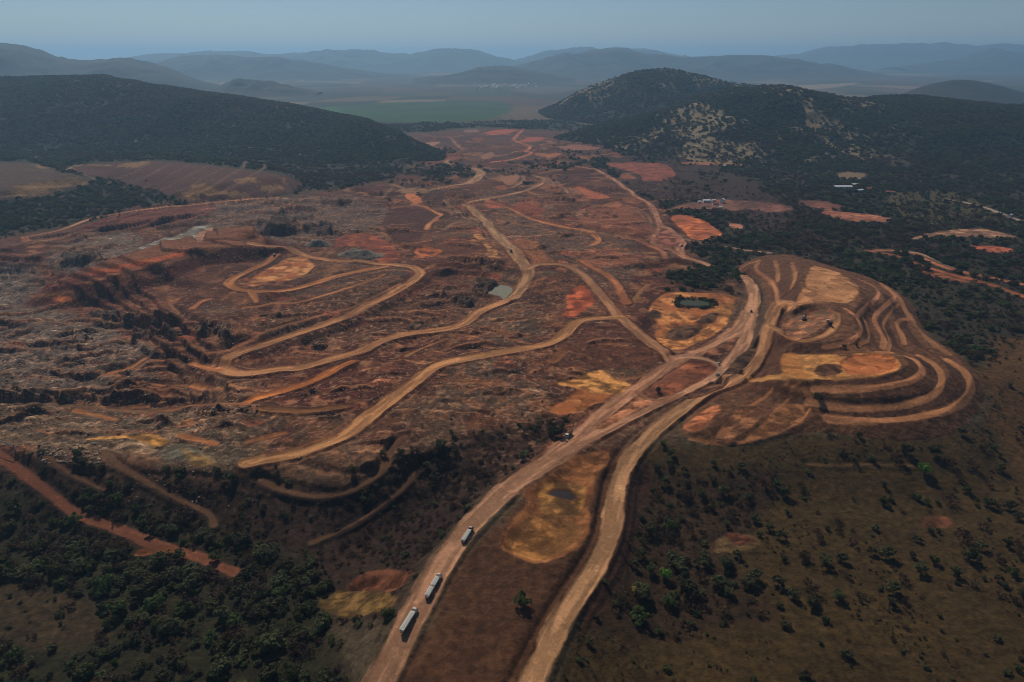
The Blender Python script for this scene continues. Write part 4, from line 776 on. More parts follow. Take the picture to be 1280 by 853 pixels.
def crown_mesh(name, mat, seed, n=300, rx=0.46, z0=0.2, lobes=7, leaf=0.085, open_=0.0):
    r = np.random.RandomState(seed)
    L = []
    for i in range(lobes):
        a = r.rand() * 6.283; d = (r.rand() ** 0.5) * rx * 0.8
        L.append((math.cos(a) * d, math.sin(a) * d, z0 + (1 - z0) * (0.25 + 0.55 * r.rand()), rx * (0.22 + 0.28 * r.rand())))
    V = []; F = []; A = []
    for i in range(n):
        lx, ly, lz, lr = L[r.randint(lobes)]
        d = r.normal(size=3); d /= np.linalg.norm(d); rad = lr * (0.55 + 0.5 * r.rand() ** (0.5 + open_))
        c = np.array([lx, ly, lz]) + d * rad * np.array([1, 1, 0.8])
        c[2] = max(c[2], z0 * 0.6)
        nrm = d * 0.8 + r.normal(size=3) * 0.55 + np.array([0, 0, 0.3]); nrm /= np.linalg.norm(nrm)
        u = np.cross(nrm, r.normal(size=3)); u /= np.linalg.norm(u) + 1e-9; v = np.cross(nrm, u)
        s = leaf * (0.6 + 0.8 * r.rand()); k = len(V)
        for p, q in ((-1, -0.7), (0.9, -0.8), (1.1, 0.7), (-0.8, 0.9)): V.append(c + u * s * p + v * s * q * 0.8)
        F.append((k, k + 1, k + 2, k + 3)); A += [r.rand()] * 4
    me = mesh_np(name, np.array(V), np.array(F), None, mat, False)
    at = me.attributes.new('leaf', 'FLOAT', 'POINT'); at.data.foreach_set('value', np.array(A, np.float32))
    return me
def trunk_mesh(name, seed, h=0.5, r0=0.035):
    r = random.Random(seed); V = []; F = []
    def limb(a, b, ra, rb, n=5, seg=3):
        a = Vector(a); b = Vector(b); d = (b - a).normalized(); u = d.orthogonal().normalized(); w = d.cross(u); k = len(V)
        for j in range(seg + 1):
            t = j / seg; c = a.lerp(b, t) + u * (0.02 * math.sin(t * 3.1)); rr = ra + (rb - ra) * t
            for i in range(n):
                an = 6.2832 * i / n; V.append(c + (u * math.cos(an) + w * math.sin(an)) * rr)
        for j in range(seg):
            for i in range(n): F.append((k + j * n + i, k + j * n + (i + 1) % n, k + (j + 1) * n + (i + 1) % n, k + (j + 1) * n + i))
    top = (r.uniform(-.04, .04), r.uniform(-.04, .04), h)
    limb((0, 0, -0.06), top, r0, r0 * 0.6)
    for i in range(5):
        an = 6.2832 * i / 5 + r.random(); z = h * r.uniform(0.55, 1.0)
        limb((top[0] * z / h, top[1] * z / h, z), (math.cos(an) * 0.27, math.sin(an) * 0.27, z + r.uniform(0.15, 0.3)), r0 * 0.5, r0 * 0.15, 4, 2)
    return mesh_np(name, np.array([tuple(v) for v in V]), np.array(F), None, M_BARK, True)
CROWN = {}
for k, n, lobes, leaf, zz0, rx in (('dark', 420, 13, 0.07, 0.14, 0.55), ('green', 420, 12, 0.07, 0.16, 0.56), ('bright', 380, 11, 0.07, 0.2, 0.54), ('dry', 230, 12, 0.055, 0.12, 0.6), ('straw', 190, 10, 0.05, 0.15, 0.58), ('purple', 240, 12, 0.05, 0.1, 0.64)):
    CROWN[k] = [crown_mesh('crown_' + k, LM[k], 10 * i + len(k), n, rx, zz0, lobes, leaf) for i in range(2)]
TRUNK = [trunk_mesh('trunk', i) for i in range(3)]
SRC = {}
TREES = []
def tree(px, py, size, kind, label=None, squash=1.0):
    """px,py = where the tree's foot stands in the photo, size = height in metres"""
    x, y, z = spot(px, py)
    if px > 600: size *= 0.88
    root = bpy.data.objects.new('shrub' if size < 3.2 else 'tree', None); col.objects.link(root)
    root.empty_display_size = 0.5
    root.location = (x, y, z - 0.05); root.rotation_euler = (0, 0, random.random() * 6.28); root.scale = (size * squash, size * squash, size)
    v = random.randrange(2)
    c = link('crown', CROWN[kind][v], None, root); t = link('trunk', TRUNK[random.randrange(3)], None, root)
    SRC.setdefault((kind, v), c)
    TREES.append((root, px, py, size, kind, label))
    return root
def c4(x, y): return 1000 + x / 3.707, 530 + y / 3.707
def c5(x, y): return 760 + x / 3.707, 530 + y / 3.707
MP = 0.62      # metres per photo pixel (lower right slope, mean)
LAND = [  # landmarks with labels of their own
 (*c4(570, 232), 9.5, 'bright', 'bright green tree at the right end of the thin pale path'), (*c4(782, 632), 9.5, 'green', 'broad green tree with the widest dark shadow on the lower right slope'),
 (*c4(690, 372), 9, 'purple', 'bare purple-brown tree beside the reddish bare patch on the slope'), (*c4(755, 548), 10, 'purple', 'large leafless brown tree below the reddish bare patch'),
 (*c4(868, 385), 8, 'dark', 'dense dark round tree right of the bare purple-brown tree'), (*c4(968, 400), 8, 'dark', 'nearly black tall tree by the right edge, beyond the slope of dry grass'),
 (*c4(550, 690), 8, 'dark', 'dark tree with black shadow near the bottom right, above the open grass'), (*c4(430, 785), 8, 'dark', 'dark tall tree standing alone near the bottom edge of the dry grass'),
 (*c4(400, 625), 9, 'dark', 'dark leaning bushy tree in the middle of the lower right slope'), (*c4(620, 145), 9, 'dark', 'dark spreading tree under the toe of the terraced dump'),
 (*c4(490, 140), 9, 'dark', 'dark upright tree under the terraced dump, above the thin path'), (*c4(180, 815), 7, 'green', 'green tree at the bottom edge left of the open dry grass'),
 (*c5(265, 720), 8, 'bright', 'bright green tree amid the dark thicket right of the tan road'), (*c5(137, 790), 8, 'straw', 'straw coloured dry tree with a thin trunk beside the tan road'),
 (*c5(195, 510), 8, 'dark', 'dark round tree alone close to the right bank of the tan road'), (*c5(530, 325), 8, 'dark', 'dark conical tree on the slope below the dump platform'),
 (*c5(680, 455), 6.5, 'green', 'small light green tree right of the thicket on the brown slope'), (654, 757, 8.5, 'green', 'round green tree at the foot of the drained basin between two roads'),
 (823, 491, 5.5, 'dark', 'small dark tree on the oval traffic island'), (1021, 500, 7.5, 'dark', 'dark tree at the left end of the dump terraces'), (870, 348, 9, 'green', 'pale green tree in the wood above the green pond'),
 (1055, 435, 4, 'dark', 'small dark tree on the terrace edge above the orange hollow, left one'), (1070, 433, 3.6, 'dark', 'small dark tree on the terrace edge above the orange hollow, right one')]
for a in LAND: tree(*a)
OTH4 = [(388, 292, 5, 'dark'), (385, 375, 6, 'green'), (405, 392, 4, 'dark'), (540, 352, 6, 'green'), (585, 372, 5, 'dark'), (770, 318, 6.5, 'green'), (1008, 445, 6, 'dark'), (845, 485, 6.5, 'purple'), (838, 585, 7, 'dark'), (958, 568, 6.5, 'dark'), (1010, 612, 7, 'dry'), (330, 602, 6, 'dark'), (618, 645, 6.5, 'green'), (718, 705, 7.5, 'dark'), (800, 756, 5.5, 'dry'), (480, 738, 6, 'purple'), (425, 845, 6, 'dark'), (700, 200, 8, 'dry'), (800, 205, 8, 'dry'), (735, 255, 6, 'dry'), (925, 222, 7, 'dark'), (880, 70, 3.6, 'dark'), (878, 100, 3.4, 'dark'), (878, 135, 3.4, 'dark'), (925, 155, 4, 'dark'), (440, 172, 9, 'dry'), (215, 150, 9, 'dry'), (130, 50, 7, 'dry'), (745, 48, 7, 'dark'), (920, 728, 5, 'dark'), (945, 758, 4, 'dark'), (1025, 800, 6, 'dark'), (50, 790, 8, 'dry'), (880, 298, 4, 'dry'), (20, 630, 7, 'dry'), (240, 562, 6, 'dry'), (120, 665, 8, 'dark'), (190, 640, 7, 'dark'), (90, 548, 5.5, 'dry'), (600, 505, 4.5, 'dark'), (640, 505, 4, 'dark'), (1000, 305, 3, 'dry'), (1012, 352, 3, 'dry'), (175, 505, 5, 'dry'), (330, 175, 6, 'dark'), (270, 60, 5, 'dark'), (60, 830, 6, 'dark'), (520, 620, 4.5, 'dark'), (915, 390, 5, 'purple'), (690, 760, 3, 'dry'), (840, 120, 5, 'dark'), (1020, 30, 5, 'dark'), (1000, 560, 5, 'dry'), (990, 705, 6, 'green'), (930, 655, 7, 'purple'), (970, 820, 5, 'dry'), (215, 715, 5, 'dry'), (280, 812, 6, 'dry'), (490, 835, 5, 'dry')]
OTH5 = [(255, 105, 6, 'dark'), (290, 150, 7, 'dark'), (225, 215, 6, 'dark'), (280, 190, 6, 'dark'), (262, 282, 8, 'dark'), (355, 225, 5, 'dark'), (490, 192, 5, 'dark'), (615, 208, 6, 'dark'), (565, 230, 4, 'dark'), (365, 285, 4.5, 'dark'), (735, 300, 8, 'dry'), (815, 330, 8, 'dark'), (895, 300, 7, 'dry'), (585, 435, 4, 'dark'), (550, 478, 5.5, 'dark'), (795, 535, 7, 'dark'), (745, 492, 6, 'dark'), (910, 635, 8, 'dry'), (675, 725, 8, 'dark'), (635, 750, 6.5, 'dry'), (790, 752, 8, 'dark'), (300, 640, 8, 'dark'), (540, 665, 9, 'dark'), (510, 760, 9, 'dark'), (380, 780, 7, 'dark'), (150, 615, 7, 'dark'), (70, 815, 8, 'dry'), (860, 810, 7, 'dark'), (940, 845, 7, 'dark'), (350, 345, 6, 'dry'), (430, 335, 6.5, 'dark'), (645, 355, 6, 'dark'), (830, 420, 4.5, 'dark'), (290, 840, 8, 'green'), (195, 690, 7, 'dark'), (400, 420, 6, 'dry'), (450, 640, 8, 'dark'), (340, 700, 8, 'dark'), (430, 720, 7, 'dry'), (600, 620, 6, 'dark'), (170, 560, 5, 'dry'), (330, 560, 6, 'dry'), (480, 400, 5, 'dark'), (700, 520, 4, 'dark'), (1000, 640, 6, 'dark'), (980, 530, 5, 'dry'), (920, 745, 6, 'dry'), (560, 800, 7, 'dark'), (120, 660, 6, 'dark'), (640, 470, 4, 'dry')]
for x, y, s, k in OTH4: tree(*c4(x, y), s, k)
for x, y, s, k in OTH5: tree(*c5(x, y), s, k)
# a few trees one can tell apart in the forest at lower left
for px, py, s, k in ((222, 700, 7, 'green'), (188, 668, 6.5, 'dark'), (95, 655, 8, 'green'), (50, 690, 8.5, 'green'), (20, 640, 9, 'green'), (70, 720, 9, 'dark'), (130, 735, 9, 'green'), (240, 735, 8, 'dark'), (300, 745, 8.5, 'dark'), (350, 748, 8, 'green'), (170, 640, 6, 'green'), (215, 668, 7, 'dark'), (262, 678, 7, 'dark'), (330, 700, 7.5, 'dark'), (380, 735, 7, 'dark'), (140, 700, 8, 'dark'), (112, 640, 5, 'dark'), (8, 720, 9, 'green'), (270, 700, 6, 'green'), (440, 590, 5, 'dark'), (480, 570, 5, 'dark')):
    tree(px, py, s, k)
LOOK = {'dark': 'dark green', 'green': 'green', 'bright': 'bright green', 'dry': 'dry brown', 'straw': 'straw coloured', 'purple': 'leafless purple-brown'}
ORD = ['nearest', 'second nearest', 'third nearest', 'fourth nearest', 'fifth nearest', 'sixth nearest', 'seventh nearest', 'eighth nearest', 'ninth nearest', 'tenth nearest']
LSHORT = ['the bright green path-end tree', 'the broad green tree', 'the purple-brown patch tree', 'the large leafless tree', 'the dense round tree', 'the black right-edge tree', 'the black-shadowed tree', 'the lone bottom tree', 'the leaning mid-slope tree', 'the spreading dump-foot tree', 'the upright dump-foot tree', 'the green bottom-edge tree', 'the bright thicket tree', 'the straw coloured tree', 'the round roadside tree', 'the conical tree', 'the light green tree']
seen = {}
ranked = sorted(TREES[len(LAND):], key=lambda t: min((t[1] - l[1]) ** 2 + (t[2] - l[2]) ** 2 for l in TREES[:len(LSHORT)]))
fl = 0
for root, px, py, size, kind, label in TREES:
    root['category'] = 'shrub' if size < 3.2 else 'tree'
    root['group'] = 'trees on the dry slope at lower right' if px > 600 else 'trees told apart in the lower left forest'
    if label: root['label'] = label
for root, px, py, size, kind, label in ranked:
    sz = 'small ' if size < 5 else ('tall ' if size > 7.6 else '')
    if px < 600:
        dx, dy = px - 292, py - 715; dr = ('left of' if dx < 0 else 'right of') if abs(dx) > 2.2 * abs(dy) else ('above' if dy < 0 else 'below')
        kkey = (LOOK[kind], dr, 'end'); q_ = seen.get(kkey, 0); seen[kkey] = q_ + 1
        root['label'] = f'{sz}{LOOK[kind]} tree, {ORD[q_]} of its colour {dr} the red dirt road end'; continue
    j = min(range(len(LSHORT)), key=lambda i: (px - TREES[i][1]) ** 2 + (py - TREES[i][2]) ** 2)
    dx, dy = px - TREES[j][1], py - TREES[j][2]
    an = math.degrees(math.atan2(-dy, dx)) % 360
    dr = ['right of', 'above', 'left of', 'below'][int(((an + 45) % 360) // 90)]
    base = (sz + LOOK[kind], dr, LSHORT[j]); kkey = (LOOK[kind], dr, j); q_ = seen.get(kkey, 0); seen[kkey] = q_ + 1
    root['label'] = f'{base[0]} {"shrub" if size < 3.2 else "tree"}, {ORD[q_]} of that colour {base[1]} {base[2]}'
# ------------------------------------------------------------------ woodland and scrub (too many to count)
def scatter_gn(name, pts, scales, idxs, sources, label, cat):
    me = bpy.data.meshes.new(name); me.vertices.add(len(pts)); me.vertices.foreach_set('co', np.ascontiguousarray(pts, np.float32).ravel())
    a = me.attributes.new('size', 'FLOAT_VECTOR', 'POINT'); a.data.foreach_set('vector', np.ascontiguousarray(scales, np.float32).ravel())
    a = me.attributes.new('pick', 'INT', 'POINT'); a.data.foreach_set('value', np.ascontiguousarray(idxs, np.int32))
    a = me.attributes.new('turn', 'FLOAT_VECTOR', 'POINT'); tv = np.zeros((len(pts), 3), np.float32); tv[:, 2] = np.random.rand(len(pts)) * 6.28; a.data.foreach_set('vector', tv.ravel())
    me.update()
    o = link(name, me, 'stuff', None, label, cat)
    ng = bpy.data.node_groups.new(name, 'GeometryNodeTree')
    ng.interface.new_socket('Geometry', in_out='INPUT', socket_type='NodeSocketGeometry'); ng.interface.new_socket('Geometry', in_out='OUTPUT', socket_type='NodeSocketGeometry')
    N = ng.nodes; L = ng.links
    gi = N.new('NodeGroupInput'); go = N.new('NodeGroupOutput'); ip = N.new('GeometryNodeInstanceOnPoints'); gj = N.new('GeometryNodeGeometryToInstance')
    for s in reversed(sources):
        oi = N.new('GeometryNodeObjectInfo'); oi.transform_space = 'ORIGINAL'; oi.inputs['Object'].default_value = s; oi.inputs['As Instance'].default_value = False
        L.new(oi.outputs['Geometry'], gj.inputs[0])
    def attr(nm, tp):
        n = N.new('GeometryNodeInputNamedAttribute'); n.data_type = tp; n.inputs['Name'].default_value = nm; return n.outputs[0]
    L.new(gi.outputs[0], ip.inputs['Points']); L.new(gj.outputs[0], ip.inputs['Instance']); ip.inputs['Pick Instance'].default_value = True
    L.new(attr('pick', 'INT'), ip.inputs['Instance Index']); L.new(attr('size', 'FLOAT_VECTOR'), ip.inputs['Scale'])
    er = N.new('FunctionNodeEulerToRotation'); L.new(attr('turn', 'FLOAT_VECTOR'), er.inputs[0]); L.new(er.outputs[0], ip.inputs['Rotation'])
    L.new(ip.outputs[0], go.inputs[0])
    md = o.modifiers.new('scatter', 'NODES'); md.node_group = ng
    return o
KINDS = [k for k in (('dark', 0), ('dark', 1), ('green', 0), ('green', 1), ('dry', 0), ('dry', 1), ('purple', 0), ('purple', 1)) if k in SRC]
SOURCES = [SRC[k] for k in KINDS]
ki = {}
for i, k in enumerate(KINDS): ki.setdefault(k[0], []).append(i)
def pick(dry, n, rs):
    r = rs.rand(n); out = np.zeros(n, int)
    isdry = r < dry
    gre = rs.rand(n)
    a = np.array(ki['dark']); b = np.array(ki['green']); c = np.array(ki['dry']); d = np.array(ki['purple'])
    out = np.where(gre < 0.68, a[rs.randint(len(a), size=n)], b[rs.randint(len(b), size=n)])
    return np.where(isdry, np.where(gre < 0.7, c[rs.randint(len(c), size=n)], d[rs.randint(len(d), size=n)]), out)
rs = np.random.RandomState(11)
area = np.abs(dR) * dC
vis = ((cols_px > -60) & (cols_px < 1340))[None, :] & (rows_py < 860)[:, None]
clump = sstep(0.3, 0.6, fbm(GX, GY, 22, 3, 201))
def strew(name, dens, lo, hi, dryA, label, ymin=0, ymax=1e9):
    lam = dens * area * vis * (GY > ymin) * (GY < ymax)
    n = rs.poisson(np.minimum(lam, 40)); r, c = np.nonzero(n); k = n[r, c]
    r = np.repeat(r, k); c = np.repeat(c, k)
    rr = np.clip(r + rs.rand(len(r)) - 0.5, 0, NR - 1); cc = np.clip(c + rs.rand(len(r)) - 0.5, 0, NC - 1)
    Y = np.interp(rr, np.arange(NR), rowY); X = (cols_px[0] + cc * 1.45 - 640) / FPX * (Y * cp + CAMH * sp_)
    Z = zat(X, Y)
    s = lo + (hi - lo) * rs.rand(len(X)) ** 1.5
    sv = np.stack([s * (0.9 + 0.5 * rs.rand(len(s))), s * (0.9 + 0.5 * rs.rand(len(s))), s * (0.75 + 0.4 * rs.rand(len(s)))], 1)
    print(name, len(X))
    return scatter_gn(name, np.stack([X, Y, Z - 0.1 * s], 1), sv, pick(dryA[r, c], len(X), rs), SOURCES, label, 'trees' if hi > 5 else 'shrubs')
onsoil = (CLS == 0)
patchy = fbm(GX, GY, 130, 4, 207, None, 0.6)
wood = FOR * onsoil * (0.25 + 0.75 * clump) * (0.35 + 0.65 * sstep(0.36, 0.5, patchy)) * (DRY < 0.7) * (FOR > 0.15)
strew('woodland', wood * 0.031, 3.0, 8.8, np.clip(DRY * 0.6 + 0.75 * sstep(0.46, 0.60, fbm(GX, GY, 90, 3, 209)), 0.05, 0.85), 'dense dark woodland covering the ground around the mine')
scr = onsoil * (FOR * (DRY >= 0.35) * 0.085 * (0.3 + 0.7 * clump) + FOR * 0.012) * sstep(1500, 1100, GY)
strew('scrub', scr, 1.3, 4.2, np.clip(DRY * 0.9 + 0.1, 0, 1), 'low dry scrub on the slopes below the mine')
tuft = onsoil * ((FOR > 0.01) & (FOR < 0.3)) * 0.05 * sstep(0.52, 0.66, fbm(GX, GY, 45, 4, 211)) * sstep(900, 700, GY)
tuft = tuft + onsoil * (FOR <= 0.01) * mine * 0.0035 * sstep(0.5, 0.7, fbm(GX, GY, 50, 3, 221)) * sstep(1100, 800, GY) * (DUMPM < 0.5)
strew('grass_tussocks', tuft, 0.5, 1.6, np.full((NR, NC), 0.75), 'small dark tussocks and bushes dotted over the bare slopes')
for key, dens, lo, hi, lab in (('left', 0.028, 5, 10, 'dense dark forest covering the long hill on the left'), ('right', 0.026, 5, 10, 'dark forest on the hill at right, broken by dry grass'), ('mid', 0.014, 6, 11, 'dark forest on the rounded hill beyond the mine')):
    P, dm = HILLS[key]
    A = np.zeros(P.shape[:2]); e1 = P[1:, :-1] - P[:-1, :-1]; e2 = P[:-1, 1:] - P[:-1, :-1]
    A[:-1, :-1] = np.abs(e1[..., 0] * e2[..., 1] - e1[..., 1] * e2[..., 0])
    gpx, gpy = to_px(P[..., 0], P[..., 1], P[..., 2])
    cl = sstep(0.33, 0.5, fbm(P[..., 0], P[..., 1], 110, 4, 231, None, 0.6)); dv = 0.08 + 0.7 * sstep(0.45, 0.6, fbm(P[..., 0], P[..., 1], 170, 4, 233, None, 0.6))
    lam = A * dens * (1 - 0.72 * dm) * (0.3 + 0.7 * cl) * (gpx > -60) * (gpx < 1340)
    crest_i = int(np.argmin(np.abs(np.gradient(P[:, 0, 2]))))
    n = rs.poisson(np.minimum(lam, 60)); r, c = np.nonzero(n); k = n[r, c]; r = np.repeat(r, k); c = np.repeat(c, k)
    ok = (r < P.shape[0] - 1) & (c < P.shape[1] - 1); r = r[ok]; c = c[ok]
    u = rs.rand(len(r))[:, None]; v = rs.rand(len(r))[:, None]
    pts = (P[r, c] * (1 - u) + P[r + 1, c] * u) * (1 - v) + (P[r, c + 1] * (1 - u) + P[r + 1, c + 1] * u) * v
    gz = zat(pts[:, 0], pts[:, 1]); kp = pts[:, 2] > gz - 1; pts = pts[kp]; dvv = dv[r, c][kp]
    s = lo + (hi - lo) * rs.rand(len(pts)); sv = np.stack([s * 1.15, s * 1.15, s * (0.8 + 0.3 * rs.rand(len(s)))], 1)
    pts[:, 2] -= 0.15 * s
    print('forest', key, len(pts))
    scatter_gn('hillside_forest', pts, sv, pick(dvv, len(pts), rs), SOURCES, lab, 'forest')
pxy = PONDS[0][0]; rr = np.random.RandomState(31); n_ = 150
pi_ = rr.randint(len(pxy), size=n_); pc = pxy.mean(0); rp = pc + (pxy[pi_] - pc) * rr.uniform(0.84, 1.12, (n_, 1)) + rr.normal(size=(n_, 2)) * 1.2
sv_ = rr.uniform(1.2, 3.4, (n_, 1)) * np.array([[1.3, 1.3, 0.9]])
scatter_gn('reeds', np.c_[rp, zat(rp[:, 0], rp[:, 1]) - 0.1], sv_, pick(np.full(n_, 0.25), n_, rr), SOURCES, 'dark green reeds and bushes ringing the small pond', 'reeds')
# ------------------------------------------------------------------ mesh builder for built things
class MB:
    def __init__(s): s.V = []; s.F = []
    def box(s, c, d, top=(1, 1), shift=(0, 0)):
        k = len(s.V); x, y, z = c; a, b, h = d[0] / 2, d[1] / 2, d[2] / 2
        for sz, (tx, ty), (ox, oy) in ((-1, (1, 1), (0, 0)), (1, top, shift)):
            for sx, sy in ((-1, -1), (1, -1), (1, 1), (-1, 1)): s.V.append((x + ox + sx * a * tx, y + oy + sy * b * ty, z + sz * h))
        for f in ((0, 3, 2, 1), (4, 5, 6, 7), (0, 1, 5, 4), (1, 2, 6, 5), (2, 3, 7, 6), (3, 0, 4, 7)): s.F.append(tuple(k + i for i in f))
        return s
    def cyl(s, a, b, r, n=10, r2=None):
        a = Vector(a); b = Vector(b); d = (b - a).normalized(); u = d.orthogonal().normalized(); w = d.cross(u); k = len(s.V); r2 = r if r2 is None else r2
        for p, rr in ((a, r), (b, r2)):
            for i in range(n):
                t = 6.28319 * i / n; s.V.append(tuple(p + (u * math.cos(t) + w * math.sin(t)) * rr))
        for i in range(n): s.F.append((k + i, k + (i + 1) % n, k + n + (i + 1) % n, k + n + i))
        s.F.append(tuple(k + i for i in reversed(range(n)))); s.F.append(tuple(k + n + i for i in range(n))); return s
    def poly(s, pts, y0, y1):
        """side outline in x,z extruded along y"""
        k = len(s.V); n = len(pts)
        for y in (y0, y1):
            for x, z in pts: s.V.append((x, y, z))
        for i in range(n): s.F.append((k + i, k + (i + 1) % n, k + n + (i + 1) % n, k + n + i))
        s.F.append(tuple(k + i for i in reversed(range(n)))); s.F.append(tuple(k + n + i for i in range(n))); return s
    def gable(s, L, W, h, z0, over=0.4):
        k = len(s.V); a, b = L / 2 + over, W / 2 + over
        for z in (z0, z0 + 0.2):
            for x, y, dz in ((-a, -b, 0), (-a, 0, h), (-a, b, 0), (a, -b, 0), (a, 0, h), (a, b, 0)): s.V.append((x, y, z + dz))
        for f in ((0, 3, 4, 1), (1, 4, 5, 2), (6, 7, 10, 9), (7, 8, 11, 10), (0, 1, 7, 6), (1, 2, 8, 7), (3, 9, 10, 4), (4, 10, 11, 5), (0, 6, 9, 3), (2, 5, 11, 8)): s.F.append(tuple(k + i for i in f))
        return s
    def mesh(s, name, mat):
        me = bpy.data.meshes.new(name); me.from_pydata(s.V, [], s.F); me.materials.append(mat); me.update(); return me
    def build(s, name, mat, parent=None): return link(name, s.mesh(name, mat), None, parent)
PM = {k: plain(k, c, r, mt, sc_ and 0.1, 2.0, sp0) for k, c, r, mt, sc_, sp0 in (('paint_white', (196, 190, 180), 0.4, 0, 1, 0.5), ('paint_grey', (150, 150, 146), 0.5, 0, 1, 0.4), ('paint_dark', (34, 34, 36), 0.5, 0, 1, 0.4), ('glass_dark', (16, 20, 24), 0.1, 0, 1, 0.6), ('rubber', (24, 23, 22), 0.9, 0, 1, 0.2), ('steel', (120, 118, 114), 0.45, 0.6, 1, 0.5), ('paint_red', (134, 40, 30), 0.5, 0, 1, 0.4), ('paint_yellow', (170, 120, 30), 0.5, 0, 1, 0.4), ('tarp', (168, 166, 156), 0.8, 0, 1, 0.2), ('ore', (120, 66, 44), 0.95, 0, 1, 0.1), ('wall_white', (214, 208, 196), 0.85, 0, 1, 0.2), ('wall_cream', (190, 170, 140), 0.85, 0, 1, 0.2), ('roof_metal', (206, 204, 200), 0.5, 0, 1, 0.4), ('roof_red', (150, 78, 60), 0.8, 0, 1, 0.2), ('roof_dark', (70, 60, 56), 0.8, 0, 1, 0.2), ('window_dark', (26, 28, 32), 0.2, 0, 1, 0.5), ('gravel_grey', (116, 105, 90), 0.95, 0, 1, 0.1))}
def thing(name, label, cat, loc, rz, group=None):
    o = bpy.data.objects.new(name, None); col.objects.link(o); o.location = loc; o.rotation_euler = (0, 0, rz); o.empty_display_size = 0.5
    o['label'] = label; o['category'] = cat
    if group: o['group'] = group
    return o
def heading(px, py, qx, qy):
    a = unproj([(px, py), (qx, qy)]); return math.atan2(a[1][1] - a[0][1], a[1][0] - a[0][0])
TYRE = MB().cyl((0, -0.18, 0), (0, 0.18, 0), 0.52, 14).mesh('tyre', PM['rubber'])
RIM = MB().cyl((0, -0.2, 0), (0, 0.2, 0), 0.27, 10, 0.24).mesh('rim', PM['steel'])
def wheel(t, x, y, s=1.0):
    w = link('wheel', TYRE, None, t); w.location = (x, y, 0.52 * s); w.scale = (s, s * 1.1, s)
    link('rim', RIM, None, w)
def tractor(t, x0, cabm, roofm=None):
    MB().box((x0 - 3.3, 0, 0.95), (6.0, 0.95, 0.35)).build('chassis', PM['paint_dark'], t)
    MB().poly([(x0 - 2.3, 0.75), (x0 - 0.05, 0.75), (x0, 1.7), (x0 - 0.25, 2.75), (x0 - 0.7, 3.15), (x0 - 2.3, 3.35)], -1.22, 1.22).build('cab', cabm, t)
    MB().poly([(x0 + 0.02, 1.75), (x0 + 0.06, 1.75), (x0 - 0.18, 2.7), (x0 - 0.24, 2.7)], -1.08, 1.08).build('windscreen', PM['glass_dark'], t)
    for s in (-1, 1):
        MB().box((x0 - 0.95, s * 1.225, 2.15), (0.9, 0.03, 0.75)).build('side_window', PM['glass_dark'], t)
        MB().box((x0 - 0.1, s * 1.42, 2.15), (0.12, 0.3, 0.6)).build('mirror', PM['paint_dark'], t)
        MB().cyl((x0 - 3.2, s * 1.0, 0.85), (x0 - 4.4, s * 1.0, 0.85), 0.36, 10).build('fuel_tank', PM['steel'], t)
    MB().box((x0 + 0.05, 0, 0.7), (0.25, 2.35, 0.5)).build('bumper', PM['paint_grey'], t)
    MB().poly([(x0 - 2.3, 3.36), (x0 - 0.9, 3.36), (x0 - 1.5, 3.75), (x0 - 2.3, 3.9)], -1.05, 1.05).build('roof_deflector', roofm or cabm, t)
    for wx in (x0 - 1.2, x0 - 4.3, x0 - 5.5):
        for s in (-1, 1): wheel(t, wx, s * 1.05)
def trailer(t, x1, L, sidem, loadm):
    """x1 = front end; open tipper body tapering to the floor, load heaped inside"""
    xc = x1 - L / 2
    MB().box((xc, 0, 1.1), (L * 0.96, 0.9, 0.3)).build('trailer_chassis', PM['paint_dark'], t)
    MB().box((xc, 0, 2.3), (L * 0.97, 2.2, 2.0), (1.02, 1.16)).build('trailer_body', sidem, t)
    for s in (-1, 1): MB().box((xc, s * 1.29, 3.36), (L, 0.12, 0.14)).build('top_rail', PM['paint_white'], t)
    MB().box((xc, 0, 3.42), (L * 0.95, 2.3, 0.3), (0.9, 0.45)).build('load_cover', loadm, t)
    nrib = int(L / 1.6)
    for i in range(nrib):
        for s in (-1, 1): MB().box((x1 - L * (i + 0.5) / nrib, s * 1.22, 2.3), (0.1, 0.14, 1.9)).build('side_rib', PM['paint_grey'], t)
    for wx in (x1 - L + 1.0, x1 - L + 2.25, x1 - L + 3.5):
        for s in (-1, 1): wheel(t, wx, s * 1.05)
def place(px, py, qx, qy):
    x, y, z = spot(px, py); return (x, y, z + 0.05), heading(px, py, qx, qy)
loc, rz = place(584, 672, 591, 661)
t = thing('articulated_truck', 'single grey tipper trailer truck with white roofed dark cab on the haul road', 'truck', loc, rz, 'trucks on the haul road')
tractor(t, 8.0, PM['paint_dark'], PM['paint_white']); trailer(t, 4.4, 11.6, PM['paint_grey'], PM['tarp'])
loc, rz = place(541, 737, 549, 723)
t = thing('articulated_truck', 'white truck towing two short pale trailers in a row up the haul road', 'truck', loc, rz, 'trucks on the haul road')
tractor(t, 11.0, PM['paint_white']); trailer(t, 7.4, 7.4, PM['paint_white'], PM['tarp']); trailer(t, -1.2, 7.4, PM['paint_white'], PM['tarp'])
MB().box((-0.6, 0, 1.0), (1.4, 0.3, 0.2)).build('drawbar', PM['paint_dark'], t)
loc, rz = place(511, 779, 519, 765)
t = thing('articulated_truck', 'hindmost truck on the haul road, its white cab at the bottom edge', 'truck', loc, rz, 'trucks on the haul road')
tractor(t, 9.2, PM['paint_white']); trailer(t, 5.6, 14.0, PM['paint_white'], PM['tarp'])
for o_ in [o for o in col.objects if o.name.startswith('articulated_truck')]: o_.scale = (0.9, 0.9, 0.9)
